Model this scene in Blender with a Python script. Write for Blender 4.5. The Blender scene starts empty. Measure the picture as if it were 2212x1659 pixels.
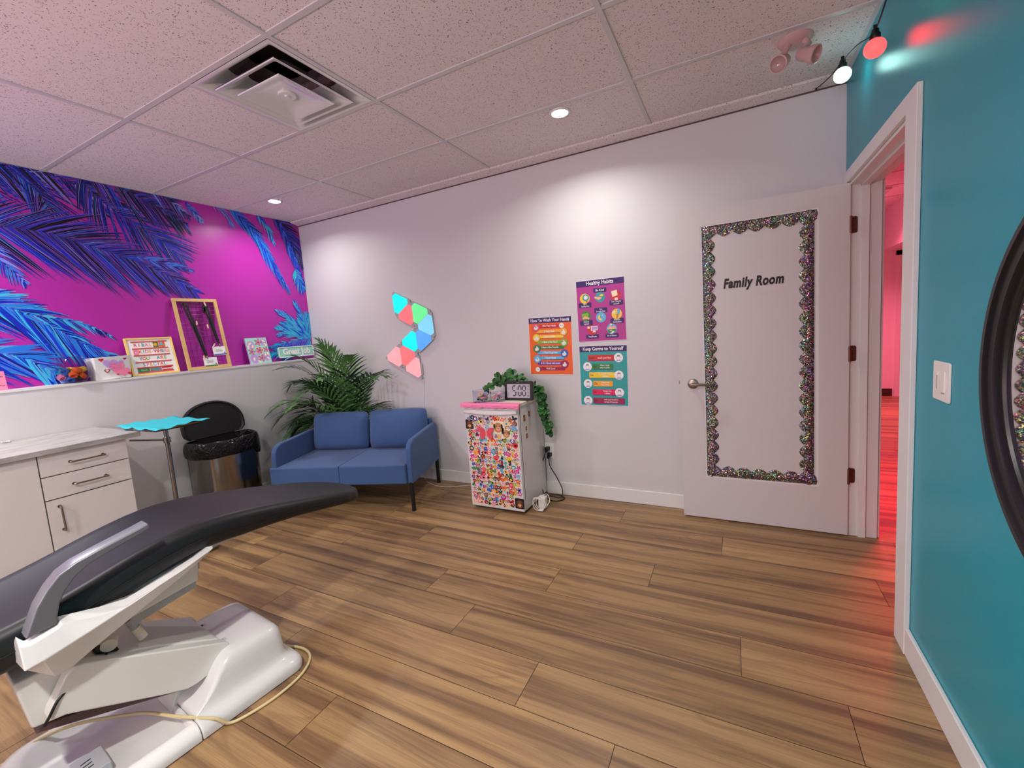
import bpy, bmesh, math, random
from mathutils import Vector, Matrix
random.seed(7)
SC = bpy.context.scene
COL = SC.collection
PI = math.pi

# ------------------------------------------------------------------ camera
WD, H = 4.675, 2.643          # room width (x), ceiling height
cam = bpy.data.cameras.new('camera'); camo = bpy.data.objects.new('camera', cam); COL.objects.link(camo)
cam.sensor_width = 36; cam.lens = 922.2225/2212*36
cam.shift_x = -8.1613/2212; cam.shift_y = -21.909/2212
cam.clip_start = 0.02; cam.clip_end = 60
yaw, pitch, roll = 0.4756, -0.1030, -0.0709
cyw, syw = math.cos(yaw), math.sin(yaw)
Fw = Vector((-syw*math.cos(pitch), cyw*math.cos(pitch), math.sin(pitch)))
R0 = Vector((cyw, syw, 0)); U0 = R0.cross(Fw)
Rt = R0*math.cos(roll)+U0*math.sin(roll); Up = -R0*math.sin(roll)+U0*math.cos(roll)
mw = Matrix((Rt, Up, -Fw)).transposed().to_4x4(); mw.translation = Vector((4.0862, -3.1551, 1.3679))
camo.matrix_world = mw
SC.camera = camo

# ------------------------------------------------------------------ world, exposure, lights
w = bpy.data.worlds.new('world'); SC.world = w; w.use_nodes = True
w.node_tree.nodes['Background'].inputs[0].default_value = (0.02, 0.018, 0.02, 1)
w.node_tree.nodes['Background'].inputs[1].default_value = 0.3
SC.view_settings.view_transform = 'Standard'; SC.view_settings.look = 'None'
SC.view_settings.exposure = 0.12; SC.view_settings.gamma = 1; SC.view_settings.use_curve_mapping = False

def lin(c):
    return tuple((v/255/12.92 if v/255 <= .04045 else ((v/255+.055)/1.055)**2.4) for v in c[:3])
def area(name, loc, direc, size, power, color, sy=None, shape=None, spread=180):
    l = bpy.data.lights.new(name, 'AREA'); l.energy = power; l.color = color
    l.shape = shape or ('RECTANGLE' if sy else 'DISK'); l.size = size; l.spread = math.radians(spread)
    if sy: l.size_y = sy
    o = bpy.data.objects.new(name, l); COL.objects.link(o); o.location = loc
    o.rotation_euler = Vector(direc).to_track_quat('-Z', 'Y').to_euler()
    return o
LAMPS = [(3.179, -0.576), (0.506, -0.598), (3.179, -3.55), (0.506, -3.0), (1.85, -4.4)]  # last three are unseen, added behind the viewer to light the room
LAMP_W = [9.5, 8.5, 38, 29, 26]
for (x, y), pw in zip(LAMPS, LAMP_W):
    area('downlight_lamp', (x, y, H-.016), (0, 0, -1), .10, pw, (1.0, 1.0, .95), spread=150)
# pink fill strip added on the rear wall, unseen red lamps added in the corridor
area('rear_fill_light', (2.2, -5.02, 1.35), (0, .6, .8), 3.6, 74, (1.0, .72, .80), sy=.06)
area('added_corridor_lamp', (5.08, .62, H-.03), (0, 0, -1), .3, 34, (1.0, .045, .09), sy=.3, spread=88)
area('added_corridor_lamp', (5.4, 3.4, H-.03), (0, 0, -1), .5, 60, (1.0, .16, .27), sy=.5, spread=120)

# ------------------------------------------------------------------ materials
M = {}
def nt(name):
    m = bpy.data.materials.new(name); m.use_nodes = True; t = m.node_tree
    return m, t, t.nodes['Principled BSDF']
def mat(key, rgb, rough=.5, metal=0., var=.04, scale=30, bump=0., coat=0., emit=None, es=0., trans=0., ior=1.45, alpha=1., sheen=0.):
    m, t, b = nt(key); c = lin(rgb) if max(rgb) > 1 else rgb
    N, Lk = t.nodes, t.links
    tc = N.new('ShaderNodeTexCoord'); no = N.new('ShaderNodeTexNoise'); no.inputs['Scale'].default_value = scale; no.inputs['Detail'].default_value = 3
    Lk.new(tc.outputs['Object'], no.inputs['Vector'])
    mx = N.new('ShaderNodeMixRGB'); mx.inputs[1].default_value = (*[v*(1-var) for v in c], 1); mx.inputs[2].default_value = (*[min(1, v*(1+var)) for v in c], 1)
    Lk.new(no.outputs['Fac'], mx.inputs[0]); Lk.new(mx.outputs[0], b.inputs['Base Color'])
    b.inputs['Roughness'].default_value = rough; b.inputs['Metallic'].default_value = metal
    b.inputs['Coat Weight'].default_value = coat; b.inputs['Coat Roughness'].default_value = .12
    b.inputs['Transmission Weight'].default_value = trans; b.inputs['IOR'].default_value = ior
    b.inputs['Alpha'].default_value = alpha
    if sheen: b.inputs['Sheen Weight'].default_value = sheen
    if emit: b.inputs['Emission Color'].default_value = (*(lin(emit) if max(emit) > 1 else emit), 1); b.inputs['Emission Strength'].default_value = es
    if bump:
        bp = N.new('ShaderNodeBump'); bp.inputs['Strength'].default_value = bump; bp.inputs['Distance'].default_value = .002
        Lk.new(no.outputs['Fac'], bp.inputs['Height']); Lk.new(bp.outputs[0], b.inputs['Normal'])
    M[key] = m
    return m
mat('wall_white', (206, 205, 206), .55, scale=90, bump=.12, var=.01)
mat('wall_teal', (2, 150, 168), .30, scale=60, bump=.06, var=.02)
mat('trim_white', (222, 222, 220), .35, var=.01)
mat('door_white', (206, 203, 203), .38, var=.01)
mat('corridor_wall', (225, 222, 222), .5, var=.01)
mat('dark_base', (60, 40, 36), .5)
mat('grid_white', (200, 196, 198), .4, var=.01)
mat('gloss_white', (215, 213, 213), .12, var=.01, coat=.6)
mat('vent_dark', (84, 62, 66), .4)
mat('plastic_white', (228, 228, 222), .3, var=.01, coat=.3)
mat('plastic_gray', (172, 174, 178), .4)
mat('chair_white', (226, 226, 224), .22, var=.01, coat=.4)
mat('arm_gray', (118, 120, 126), .36, metal=.35, scale=300, var=.08)
mat('leather_black', (24, 26, 27), .46, scale=260, var=.1, bump=.12)
mat('black_plastic', (14, 14, 15), .35)
mat('black_matte', (16, 15, 17), .55)
mat('bag_black', (8, 8, 9), .2, scale=22, bump=1.0)
for n_ in M['bag_black'].node_tree.nodes:
    if n_.type == 'BUMP': n_.inputs['Distance'].default_value = .02
    if n_.type == 'TEX_NOISE': n_.inputs['Distortion'].default_value = 1.5
mat('rubber', (12, 12, 12), .6)
mat('steel', (150, 147, 144), .16, metal=1., scale=5)
mat('nickel', (150, 140, 128), .3, metal=1.)
mat('bronze', (110, 70, 55), .38, metal=.8)
mat('couch_blue', (58, 88, 134), .9, scale=420, var=.22, bump=.35, sheen=.15)
mat('couch_seam', (30, 54, 96), .95, scale=300)
mat('cabinet_white', (212, 208, 206), .4, var=.01)
mat('cabinet_dark', (60, 50, 50), .6)
mat('teal_cloth', (40, 182, 196), .7, scale=60, bump=.3)
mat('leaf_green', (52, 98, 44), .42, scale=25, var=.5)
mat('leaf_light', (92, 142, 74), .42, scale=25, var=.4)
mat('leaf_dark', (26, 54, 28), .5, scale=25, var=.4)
mat('ivy_green', (58, 118, 52), .45, scale=40, var=.4)
mat('ivy_dark', (30, 74, 34), .5, scale=40, var=.3)
mat('stem', (58, 72, 34), .6)
mat('soil', (40, 28, 20), .95, scale=60, var=.4)
mat('pot_gray', (80, 80, 84), .5)
mat('wood_light', (214, 178, 116), .5, scale=18, var=.12)
mat('wire_dark', (45, 20, 45), .4, metal=.3)
mat('wood_pin', (232, 200, 160), .6)
mat('yellow_frame', (238, 206, 110), .5)
mat('cord_white', (225, 222, 216), .5)
mat('cord_beige', (214, 196, 146), .5)
mat('cord_black', (14, 14, 14), .5)
mat('pink_cloth', (240, 130, 175), .6, scale=50, bump=.3)
mat('cream', (226, 218, 196), .5)
mat('fridge_white', (214, 213, 212), .22, var=.01, coat=.3)
mat('fridge_gap', (70, 66, 66), .6)
mat('lcd', (176, 172, 178), .3)
mat('lcd_ink', (38, 36, 50), .4)
mat('glass', (250, 250, 250), .02, trans=1., var=0, ior=1.3)
mat('clear_plastic', (235, 235, 245), .05, trans=1., var=0, ior=1.12)
mat('frosted', (236, 236, 234), .35, var=.02)
mat('mirror', (235, 235, 235), .02, metal=1., var=0)
mat('mint', (150, 214, 196), .45)
mat('card_pink', (240, 140, 150), .7)
mat('lens_glass', (180, 150, 150), .15, coat=.5)
mat('em_housing', (196, 164, 162), .4)
# flat print colours
PR = dict(white=(240, 240, 238), paper=(226, 226, 224), ink=(28, 26, 60), black=(16, 14, 16), red=(205, 40, 44), orange=(236, 98, 24), amber=(240, 170, 44), yellow=(244, 206, 50),
          lime=(130, 180, 50), green=(50, 130, 62), teal=(40, 158, 158), sky=(90, 180, 225), blue=(40, 100, 190), violet=(110, 60, 160), magenta=(196, 44, 150), pink=(240, 130, 165),
          rose=(232, 84, 104), peach=(240, 176, 140), brown=(120, 70, 40), cream_p=(240, 226, 190), grey=(130, 130, 134), lilac=(186, 150, 214), mintp=(160, 214, 200), navy=(46, 24, 96), maroon=(160, 30, 80),
          tan=(190, 140, 90), hot=(222, 30, 90), redbar=(206, 80, 72), poster_purple=(176, 52, 140), dark=(50, 40, 44))
for k, v in PR.items(): mat('p_'+k, v, .45, var=.01)
# mural inks
MU = dict(base=(180, 44, 166), navy=(16, 22, 112), blue=(20, 44, 184), royal=(14, 58, 214), azure=(36, 120, 220), cyan=(66, 186, 226), pale=(120, 150, 232), lav=(140, 92, 200), black=(16, 12, 30), aqua=(40, 196, 210), crimson=(176, 20, 100))
for k, v in MU.items(): mat('m_'+k, v, .34, var=.03, scale=14)

def tile_material():
    m, t, b = nt('ceiling_tile'); N, Lk = t.nodes, t.links
    tc = N.new('ShaderNodeTexCoord'); vo = N.new('ShaderNodeTexVoronoi'); vo.inputs['Scale'].default_value = 165
    n2 = N.new('ShaderNodeTexNoise'); n2.inputs['Scale'].default_value = 40; n2.inputs['Detail'].default_value = 2
    mp = N.new('ShaderNodeMixRGB'); mp.blend_type = 'ADD'; mp.inputs[0].default_value = .035
    Lk.new(tc.outputs['Object'], mp.inputs[1]); Lk.new(n2.outputs['Color'], mp.inputs[2]); Lk.new(tc.outputs['Object'], n2.inputs['Vector'])
    Lk.new(mp.outputs[0], vo.inputs['Vector'])
    wn = N.new('ShaderNodeSeparateColor'); Lk.new(vo.outputs['Color'], wn.inputs[0])
    ml = N.new('ShaderNodeMath'); ml.operation = 'MULTIPLY'; ml.inputs[1].default_value = .42; Lk.new(wn.outputs[0], ml.inputs[0])
    lt = N.new('ShaderNodeMath'); lt.operation = 'LESS_THAN'; Lk.new(vo.outputs['Distance'], lt.inputs[0]); Lk.new(ml.outputs[0], lt.inputs[1])
    gt = N.new('ShaderNodeMath'); gt.operation = 'GREATER_THAN'; gt.inputs[1].default_value = .3; Lk.new(wn.outputs[1], gt.inputs[0])
    mu = N.new('ShaderNodeMath'); mu.operation = 'MULTIPLY'; Lk.new(lt.outputs[0], mu.inputs[0]); Lk.new(gt.outputs[0], mu.inputs[1])
    mx = N.new('ShaderNodeMixRGB'); mx.inputs[1].default_value = (*lin((222, 212, 212)), 1); mx.inputs[2].default_value = (*lin((120, 98, 98)), 1)
    Lk.new(mu.outputs[0], mx.inputs[0]); Lk.new(mx.outputs[0], b.inputs['Base Color']); b.inputs['Roughness'].default_value = .9
    bp = N.new('ShaderNodeBump'); bp.invert = True; bp.inputs['Strength'].default_value = .35; bp.inputs['Distance'].default_value = .002
    Lk.new(mu.outputs[0], bp.inputs['Height']); Lk.new(bp.outputs[0], b.inputs['Normal'])
    M['tile'] = m
tile_material()
def plank_material():
    m, t, b = nt('wood_plank'); N, Lk = t.nodes, t.links
    uv = N.new('ShaderNodeUVMap'); uv.uv_map = 'UVMap'
    def noise(sx, sy, sc, det, dist=0, rough=.5):
        mp = N.new('ShaderNodeMapping'); mp.inputs['Scale'].default_value = (sx, sy, 1); Lk.new(uv.outputs[0], mp.inputs[0])
        n = N.new('ShaderNodeTexNoise'); n.inputs['Scale'].default_value = sc; n.inputs['Detail'].default_value = det; n.inputs['Distortion'].default_value = dist; n.inputs['Roughness'].default_value = rough
        Lk.new(mp.outputs[0], n.inputs['Vector']); return n
    a = noise(.26, 8, 1.5, 5, .35, .58)
    r = N.new('ShaderNodeValToRGB'); e = r.color_ramp.elements
    e[0].position = .24; e[0].color = (*lin((94, 70, 50)), 1); e[1].position = .80; e[1].color = (*lin((182, 149, 102)), 1)
    x = e.new(.42); x.color = (*lin((126, 96, 67)), 1); x = e.new(.53); x.color = (*lin((160, 127, 86)), 1)
    Lk.new(a.outputs['Fac'], r.inputs[0])
    g = noise(2.2, 120, 2.0, 8, 0, .7); gr = N.new('ShaderNodeMapRange'); gr.inputs[1].default_value = .3; gr.inputs[2].default_value = .7; gr.inputs[3].default_value = .72; gr.inputs[4].default_value = 1.1
    Lk.new(g.outputs['Fac'], gr.inputs[0])
    k = noise(.7, 5.2, 1.8, 1, 1.2); kr = N.new('ShaderNodeMath'); kr.operation = 'MULTIPLY'; kr.inputs[1].default_value = 22; Lk.new(k.outputs['Fac'], kr.inputs[0])
    sn = N.new('ShaderNodeMath'); sn.operation = 'SINE'; Lk.new(kr.outputs[0], sn.inputs[0])
    sr = N.new('ShaderNodeMapRange'); sr.inputs[1].default_value = .6; sr.inputs[2].default_value = 1; sr.inputs[3].default_value = 1; sr.inputs[4].default_value = .82; Lk.new(sn.outputs[0], sr.inputs[0])
    m1 = N.new('ShaderNodeVectorMath'); m1.operation = 'SCALE'; Lk.new(r.outputs[0], m1.inputs[0]); Lk.new(gr.outputs[0], m1.inputs['Scale'])
    m2 = N.new('ShaderNodeVectorMath'); m2.operation = 'SCALE'; Lk.new(m1.outputs[0], m2.inputs[0]); Lk.new(sr.outputs[0], m2.inputs['Scale'])
    at = N.new('ShaderNodeAttribute'); at.attribute_name = 'tone'
    m3 = N.new('ShaderNodeVectorMath'); m3.operation = 'SCALE'; Lk.new(m2.outputs[0], m3.inputs[0]); Lk.new(at.outputs['Fac'], m3.inputs['Scale'])
    Lk.new(m3.outputs[0], b.inputs['Base Color'])
    b.inputs['Roughness'].default_value = .42
    bp = N.new('ShaderNodeBump'); bp.inputs['Strength'].default_value = .12; bp.inputs['Distance'].default_value = .001
    Lk.new(g.outputs['Fac'], bp.inputs['Height']); Lk.new(bp.outputs[0], b.inputs['Normal'])
    M['plank'] = m
plank_material()
def stone_material():
    m, t, b = nt('laminate_stone'); N, Lk = t.nodes, t.links
    tc = N.new('ShaderNodeTexCoord'); mp = N.new('ShaderNodeMapping'); mp.inputs['Scale'].default_value = (5, 1.2, 5); Lk.new(tc.outputs['Object'], mp.inputs[0])
    n = N.new('ShaderNodeTexNoise'); n.inputs['Scale'].default_value = 6; n.inputs['Detail'].default_value = 8; Lk.new(mp.outputs[0], n.inputs['Vector'])
    r = N.new('ShaderNodeValToRGB'); r.color_ramp.elements[0].position = .35; r.color_ramp.elements[0].color = (*lin((146, 143, 143)), 1); r.color_ramp.elements[1].position = .62; r.color_ramp.elements[1].color = (*lin((178, 175, 173)), 1)
    Lk.new(n.outputs['Fac'], r.inputs[0]); Lk.new(r.outputs[0], b.inputs['Base Color']); b.inputs['Roughness'].default_value = .35
    M['stone'] = m
stone_material()
def glitter_material():
    m, t, b = nt('holographic_foil'); N, Lk = t.nodes, t.links
    tc = N.new('ShaderNodeTexCoord'); vo = N.new('ShaderNodeTexVoronoi'); vo.inputs['Scale'].default_value = 230; Lk.new(tc.outputs['Object'], vo.inputs['Vector'])
    sp = N.new('ShaderNodeSeparateColor'); Lk.new(vo.outputs['Color'], sp.inputs[0])
    hs = N.new('ShaderNodeCombineColor'); hs.mode = 'HSV'; hs.inputs[1].default_value = .72
    n = N.new('ShaderNodeTexNoise'); n.inputs['Scale'].default_value = 5; Lk.new(tc.outputs['Object'], n.inputs['Vector'])
    ad = N.new('ShaderNodeMath'); ad.operation = 'MULTIPLY_ADD'; ad.inputs[1].default_value = 1.0; Lk.new(sp.outputs[0], ad.inputs[0]); 
    ns = N.new('ShaderNodeMath'); ns.operation = 'MULTIPLY'; ns.inputs[1].default_value = 1.5; Lk.new(n.outputs['Fac'], ns.inputs[0]); Lk.new(ns.outputs[0], ad.inputs[2])
    fc = N.new('ShaderNodeMath'); fc.operation = 'FRACT'; Lk.new(ad.outputs[0], fc.inputs[0]); Lk.new(fc.outputs[0], hs.inputs[0])
    pw = N.new('ShaderNodeMath'); pw.operation = 'POWER'; pw.inputs[1].default_value = 5; Lk.new(sp.outputs[1], pw.inputs[0])
    mm = N.new('ShaderNodeMath'); mm.operation = 'MULTIPLY_ADD'; mm.inputs[1].default_value = 1.3; mm.inputs[2].default_value = .12; Lk.new(pw.outputs[0], mm.inputs[0]); Lk.new(mm.outputs[0], hs.inputs[2])
    Lk.new(hs.outputs[0], b.inputs['Base Color']); b.inputs['Metallic'].default_value = .75; b.inputs['Roughness'].default_value = .25
    # each facet of the foil faces its own way
    vm = N.new('ShaderNodeVectorMath'); vm.operation = 'SUBTRACT'; vm.inputs[1].default_value = (.5, .5, .5); Lk.new(vo.outputs['Color'], vm.inputs[0])
    vs = N.new('ShaderNodeVectorMath'); vs.operation = 'SCALE'; vs.inputs['Scale'].default_value = .7; Lk.new(vm.outputs[0], vs.inputs[0])
    ge = N.new('ShaderNodeNewGeometry'); va = N.new('ShaderNodeVectorMath'); va.operation = 'ADD'; Lk.new(ge.outputs['Normal'], va.inputs[0]); Lk.new(vs.outputs[0], va.inputs[1])
    vn = N.new('ShaderNodeVectorMath'); vn.operation = 'NORMALIZE'; Lk.new(va.outputs[0], vn.inputs[0]); Lk.new(vn.outputs[0], b.inputs['Normal'])
    M['foil'] = m
glitter_material()
def emis(key, rgb, s, rough=.4):
    m, t, b = nt(key); c = lin(rgb)
    N, Lk = t.nodes, t.links
    tc = N.new('ShaderNodeTexCoord'); n = N.new('ShaderNodeTexNoise'); n.inputs['Scale'].default_value = 9; Lk.new(tc.outputs['Object'], n.inputs['Vector'])
    mr = N.new('ShaderNodeMapRange'); mr.inputs[3].default_value = s*.85; mr.inputs[4].default_value = s*1.15; Lk.new(n.outputs['Fac'], mr.inputs[0]); Lk.new(mr.outputs[0], b.inputs['Emission Strength'])
    b.inputs['Base Color'].default_value = (*[v*.12 for v in c], 1); b.inputs['Emission Color'].default_value = (*c, 1); b.inputs['Roughness'].default_value = rough
    M[key] = m
emis('lamp_lens', (255, 244, 228), 30)
emis('e_cyan', (10, 245, 240), 1.0); emis('e_red', (255, 120, 125), .9); emis('e_green', (110, 240, 150), .95); emis('e_ltblue', (130, 210, 250), .95)
emis('e_blue', (90, 165, 245), .95); emis('e_pink', (255, 165, 170), 1.0)
emis('bulb_red', (255, 40, 40), 7); emis('bulb_white', (190, 255, 245), 9); emis('bulb_green', (0, 255, 130), 7); emis('bulb_cyan', (0, 240, 255), 7)
emis('fill_pink', (255, 80, 130), 3)  # glow of the added fill strip behind the viewer

# ------------------------------------------------------------------ mesh builder
class MB:
    def __init__(s): s.v = []; s.f = []; s.m = []
    def add(s, vs, fs, key):
        o = len(s.v); s.v += [tuple(v) for v in vs]
        for f in fs: s.f.append(tuple(i+o for i in f)); s.m.append(key)
        return s
    def box(s, a, b, key):
        x0, y0, z0 = [min(p, q) for p, q in zip(a, b)]; x1, y1, z1 = [max(p, q) for p, q in zip(a, b)]
        return s.add([(x0, y0, z0), (x1, y0, z0), (x1, y1, z0), (x0, y1, z0), (x0, y0, z1), (x1, y0, z1), (x1, y1, z1), (x0, y1, z1)],
                     [(0, 3, 2, 1), (4, 5, 6, 7), (0, 1, 5, 4), (1, 2, 6, 5), (2, 3, 7, 6), (3, 0, 4, 7)], key)
    def hexa(s, p, key):
        return s.add(p, [(0, 3, 2, 1), (4, 5, 6, 7), (0, 1, 5, 4), (1, 2, 6, 5), (2, 3, 7, 6), (3, 0, 4, 7)], key)
    def loft(s, loops, key, cap=True, closed=True):
        n = len(loops[0]); o = len(s.v)
        for l in loops: s.v += [tuple(p) for p in l]
        for k in range(len(loops)-1):
            for i in range(n if closed else n-1):
                j = (i+1) % n; s.f.append((o+k*n+i, o+k*n+j, o+(k+1)*n+j, o+(k+1)*n+i)); s.m.append(key)
        if cap:
            s.f.append(tuple(o+i for i in reversed(range(n)))); s.m.append(key)
            s.f.append(tuple(o+(len(loops)-1)*n+i for i in range(n))); s.m.append(key)
        return s
    def tube(s, pts, r, key, n=8, cap=True):
        pts = [Vector(p) for p in pts]; loops = []; up = None
        for i, p in enumerate(pts):
            d = (pts[min(i+1, len(pts)-1)]-pts[max(i-1, 0)]).normalized()
            if up is None: up = Vector((0, 0, 1)) if abs(d.z) < .9 else Vector((1, 0, 0))
            a = d.cross(up).normalized(); up = a.cross(d).normalized()
            rr = r[i] if isinstance(r, (list, tuple)) else r
            loops.append([p+(a*math.cos(2*PI*k/n)+up*math.sin(2*PI*k/n))*rr for k in range(n)])
        return s.loft(loops, key, cap)
    def lathe(s, prof, key, c=(0, 0, 0), axis=(0, 0, 1), n=32, cap=False):
        ax = Vector(axis).normalized(); a = ax.orthogonal().normalized(); b = ax.cross(a); c = Vector(c)
        return s.loft([[c+ax*z+(a*math.cos(2*PI*k/n)+b*math.sin(2*PI*k/n))*max(r, 1e-5) for k in range(n)] for r, z in prof], key, cap)
    def prism(s, poly, fr, w0, w1, key):
        return s.loft([[fr(u, v, w0) for u, v in poly], [fr(u, v, w1) for u, v in poly]], key)
    def flat(s, poly, fr, w, key):
        return s.add([fr(u, v, w) for u, v in poly], [tuple(range(len(poly)))], key)
    def text(s, txt, fr, u, v, size, w, key, align='CENTER', shear=0, bold=0, ext=0, sx=1., sp=1.):
        cu = bpy.data.curves.new('t', 'FONT'); cu.body = txt; cu.size = size; cu.align_x = align; cu.align_y = 'CENTER'; cu.shear = shear; cu.offset = bold; cu.resolution_u = 3; cu.extrude = ext; cu.space_character = sp
        o = bpy.data.objects.new('t', cu); me = bpy.data.meshes.new_from_object(o)
        s.add([fr(u+p.co.x*sx, v+p.co.y, w+p.co.z+ext) for p in me.vertices], [tuple(p.vertices) for p in me.polygons], key)
        bpy.data.objects.remove(o); bpy.data.curves.remove(cu); bpy.data.meshes.remove(me); return s
def frame(o, ux, uy, n):
    o, ux, uy, n = Vector(o), Vector(ux).normalized(), Vector(uy).normalized(), Vector(n).normalized()
    return lambda u, v, w: o+ux*u+uy*v+n*w
BACK = frame((0, 0, 0), (1, 0, 0), (0, 0, 1), (0, -1, 0))
LEFT = frame((0, 0, 0), (0, 1, 0), (0, 0, 1), (1, 0, 0))
RIGHT = frame((WD, 0, 0), (0, -1, 0), (0, 0, 1), (-1, 0, 0))      # u = -y

def build(name, mb, origin=None, parent=None, smooth=False, bevel=0, seg=2, recalc=True, sub=0, label=None, cat=None, group=None, kind=None, angle=40):
    """origin in world space; geometry is given in world space unless the parent is an oriented thing (then in its local space)"""
    me = bpy.data.meshes.new(name)
    off = Vector((0, 0, 0))
    if parent is None:
        if origin is None:
            xs = [v[0] for v in mb.v]; ys = [v[1] for v in mb.v]; zs = [v[2] for v in mb.v]
            origin = ((min(xs)+max(xs))/2, (min(ys)+max(ys))/2, min(zs))
        off = Vector(origin)
    else:
        ws = parent.get('_w')
        if ws is not None: off = Vector(ws)
    me.from_pydata([Vector(v)-off for v in mb.v], [], mb.f)
    keys = sorted(set(mb.m), key=mb.m.index)
    for k in keys: me.materials.append(M[k])
    idx = {k: i for i, k in enumerate(keys)}
    me.polygons.foreach_set('material_index', [idx[k] for k in mb.m])
    if recalc:
        bm = bmesh.new(); bm.from_mesh(me); bmesh.ops.recalc_face_normals(bm, faces=bm.faces); bm.to_mesh(me); bm.free()
    o = bpy.data.objects.new(name, me); COL.objects.link(o)
    if parent is None: o.location = off
    else:
        o.parent = parent
    if parent is not None and ws is None and parent.type == 'MESH': pass
    if bevel:
        b = o.modifiers.new('bevel', 'BEVEL'); b.width = bevel; b.segments = seg; b.limit_method = 'ANGLE'; b.angle_limit = math.radians(35)
    if sub:
        b = o.modifiers.new('sub', 'SUBSURF'); b.levels = sub; b.render_levels = sub
    if smooth:
        me.polygons.foreach_set('use_smooth', [True]*len(me.polygons))
        if not sub and angle < 180: me.set_sharp_from_angle(angle=math.radians(angle))
    elif bevel:
        me.polygons.foreach_set('use_smooth', [True]*len(me.polygons)); me.set_sharp_from_angle(angle=math.radians(30))
        o.modifiers['bevel'].harden_normals = True
    if parent is None: o['_w'] = list(off)
    elif ws is not None: o['_w'] = list(off)
    tag(o, label, cat, group, kind)
    return o
def tag(o, label=None, cat=None, group=None, kind=None):
    if label: o['label'] = label
    if cat: o['category'] = cat
    if group: o['group'] = group
    if kind: o['kind'] = kind
def thing(name, loc, label, cat, rotz=0, group=None):
    o = bpy.data.objects.new(name, None); COL.objects.link(o); o.location = loc; o.rotation_euler = (0, 0, rotz); o.empty_display_size = .1
    if not rotz: o['_w'] = list(loc)
    tag(o, label, cat, group); return o
def struct(name, mb, **k): return build(name, mb, origin=(0, 0, 0), kind='structure', **k)
def clone(o, loc, rot=None, scale=None, parent=None, label=None, group=None):
    c = o.copy(); COL.objects.link(c); c.location = loc
    if rot is not None: c.rotation_euler = rot
    if scale: c.scale = (scale,)*3
    if parent: c.parent = parent
    if label: c['label'] = label
    if group: c['group'] = group
    for ch in list(o.children):
        d = ch.copy(); COL.objects.link(d); d.parent = c
        for g in list(ch.children):
            e = g.copy(); COL.objects.link(e); e.parent = d
    return c
def rrect(w, h, r, n=5, cx=0, cy=0):
    pts = []
    for (sx, sy, a0) in ((1, 1, 0), (-1, 1, 90), (-1, -1, 180), (1, -1, 270)):
        for k in range(n+1):
            a = math.radians(a0+90*k/n); pts.append((cx+sx*(w/2-r)+r*math.cos(a), cy+sy*(h/2-r)+r*math.sin(a)))
    return pts
def circle(r, n=24, cx=0, cy=0, sx=1, sy=1): return [(cx+r*sx*math.cos(2*PI*k/n), cy+r*sy*math.sin(2*PI*k/n)) for k in range(n)]
def smoothpts(pts, n=6):
    P = [Vector(p) for p in pts]; out = []
    for i in range(len(P)-1):
        p0, p1, p2, p3 = P[max(i-1, 0)], P[i], P[i+1], P[min(i+2, len(P)-1)]
        for k in range(n):
            t = k/n; out.append(.5*((2*p1)+(-p0+p2)*t+(2*p0-5*p1+4*p2-p3)*t*t+(-p0+3*p1-3*p2+p3)*t**3))
    out.append(P[-1]); return out
def lerp(a, b, t): return a+(b-a)*t
def interp(tab, x):
    if x <= tab[0][0]: return tab[0][1]
    for (a, b), (c, d) in zip(tab, tab[1:]):
        if x <= c: return lerp(b, d, (x-a)/(c-a))
    return tab[-1][1]

# ------------------------------------------------------------------ room shell
YN = -5.1                                         # rear wall
T1, T2 = WD, WD+.14                               # teal wall thickness
OY0, OY1, OZ = -1.02, -.085, 2.045                # door opening
# floor of planks
fl = bmesh.new(); uvl = fl.loops.layers.uv.new('UVMap'); tn = fl.loops.layers.float_color.new('tone')
SEAM = {0: 3.18, 1: 3.672, 2: 3.19, 3: 2.575, 4: 2.90, 5: 3.35, 6: 3.72}
PW, PL, PY0 = .2236, 1.517, -.5835
for k in range(-26, 21):
    y1 = PY0-PW*k; y0 = y1-PW
    if y0 > 5.1 or y1 < YN: continue
    sx = SEAM.get(k, random.uniform(2, 3.5))
    for j in range(-4, 5):
        x0, x1 = sx+PL*j, sx+PL*(j+1)
        if x0 > 7.3 or x1 < -.1 or (y0 > .15 and x1 < 4.6): continue
        g = .0011
        vs = [fl.verts.new(p) for p in ((x0+g, y0+g, 0), (x1-g, y0+g, 0), (x1-g, y1-g, 0), (x0+g, y1-g, 0))]
        f = fl.faces.new(vs); ou, ov = random.uniform(0, 40), random.uniform(0, 40); tone = random.uniform(.86, 1.14)
        for lp in f.loops: lp[uvl].uv = (lp.vert.co.x+ou, lp.vert.co.y+ov); lp[tn] = (tone, tone, tone, 1)
me = bpy.data.meshes.new('floor')
fv = [fl.verts.new(p) for p in ((-.1, YN, -.0025), (7.3, YN, -.0025), (7.3, 5.1, -.0025), (-.1, 5.1, -.0025))]
ff = fl.faces.new(fv); ff.material_index = 1
fl.to_mesh(me); fl.free(); me.materials.append(M['plank']); me.materials.append(M['dark_base'])
flo = bpy.data.objects.new('floor', me); COL.objects.link(flo); flo['kind'] = 'structure'
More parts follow.
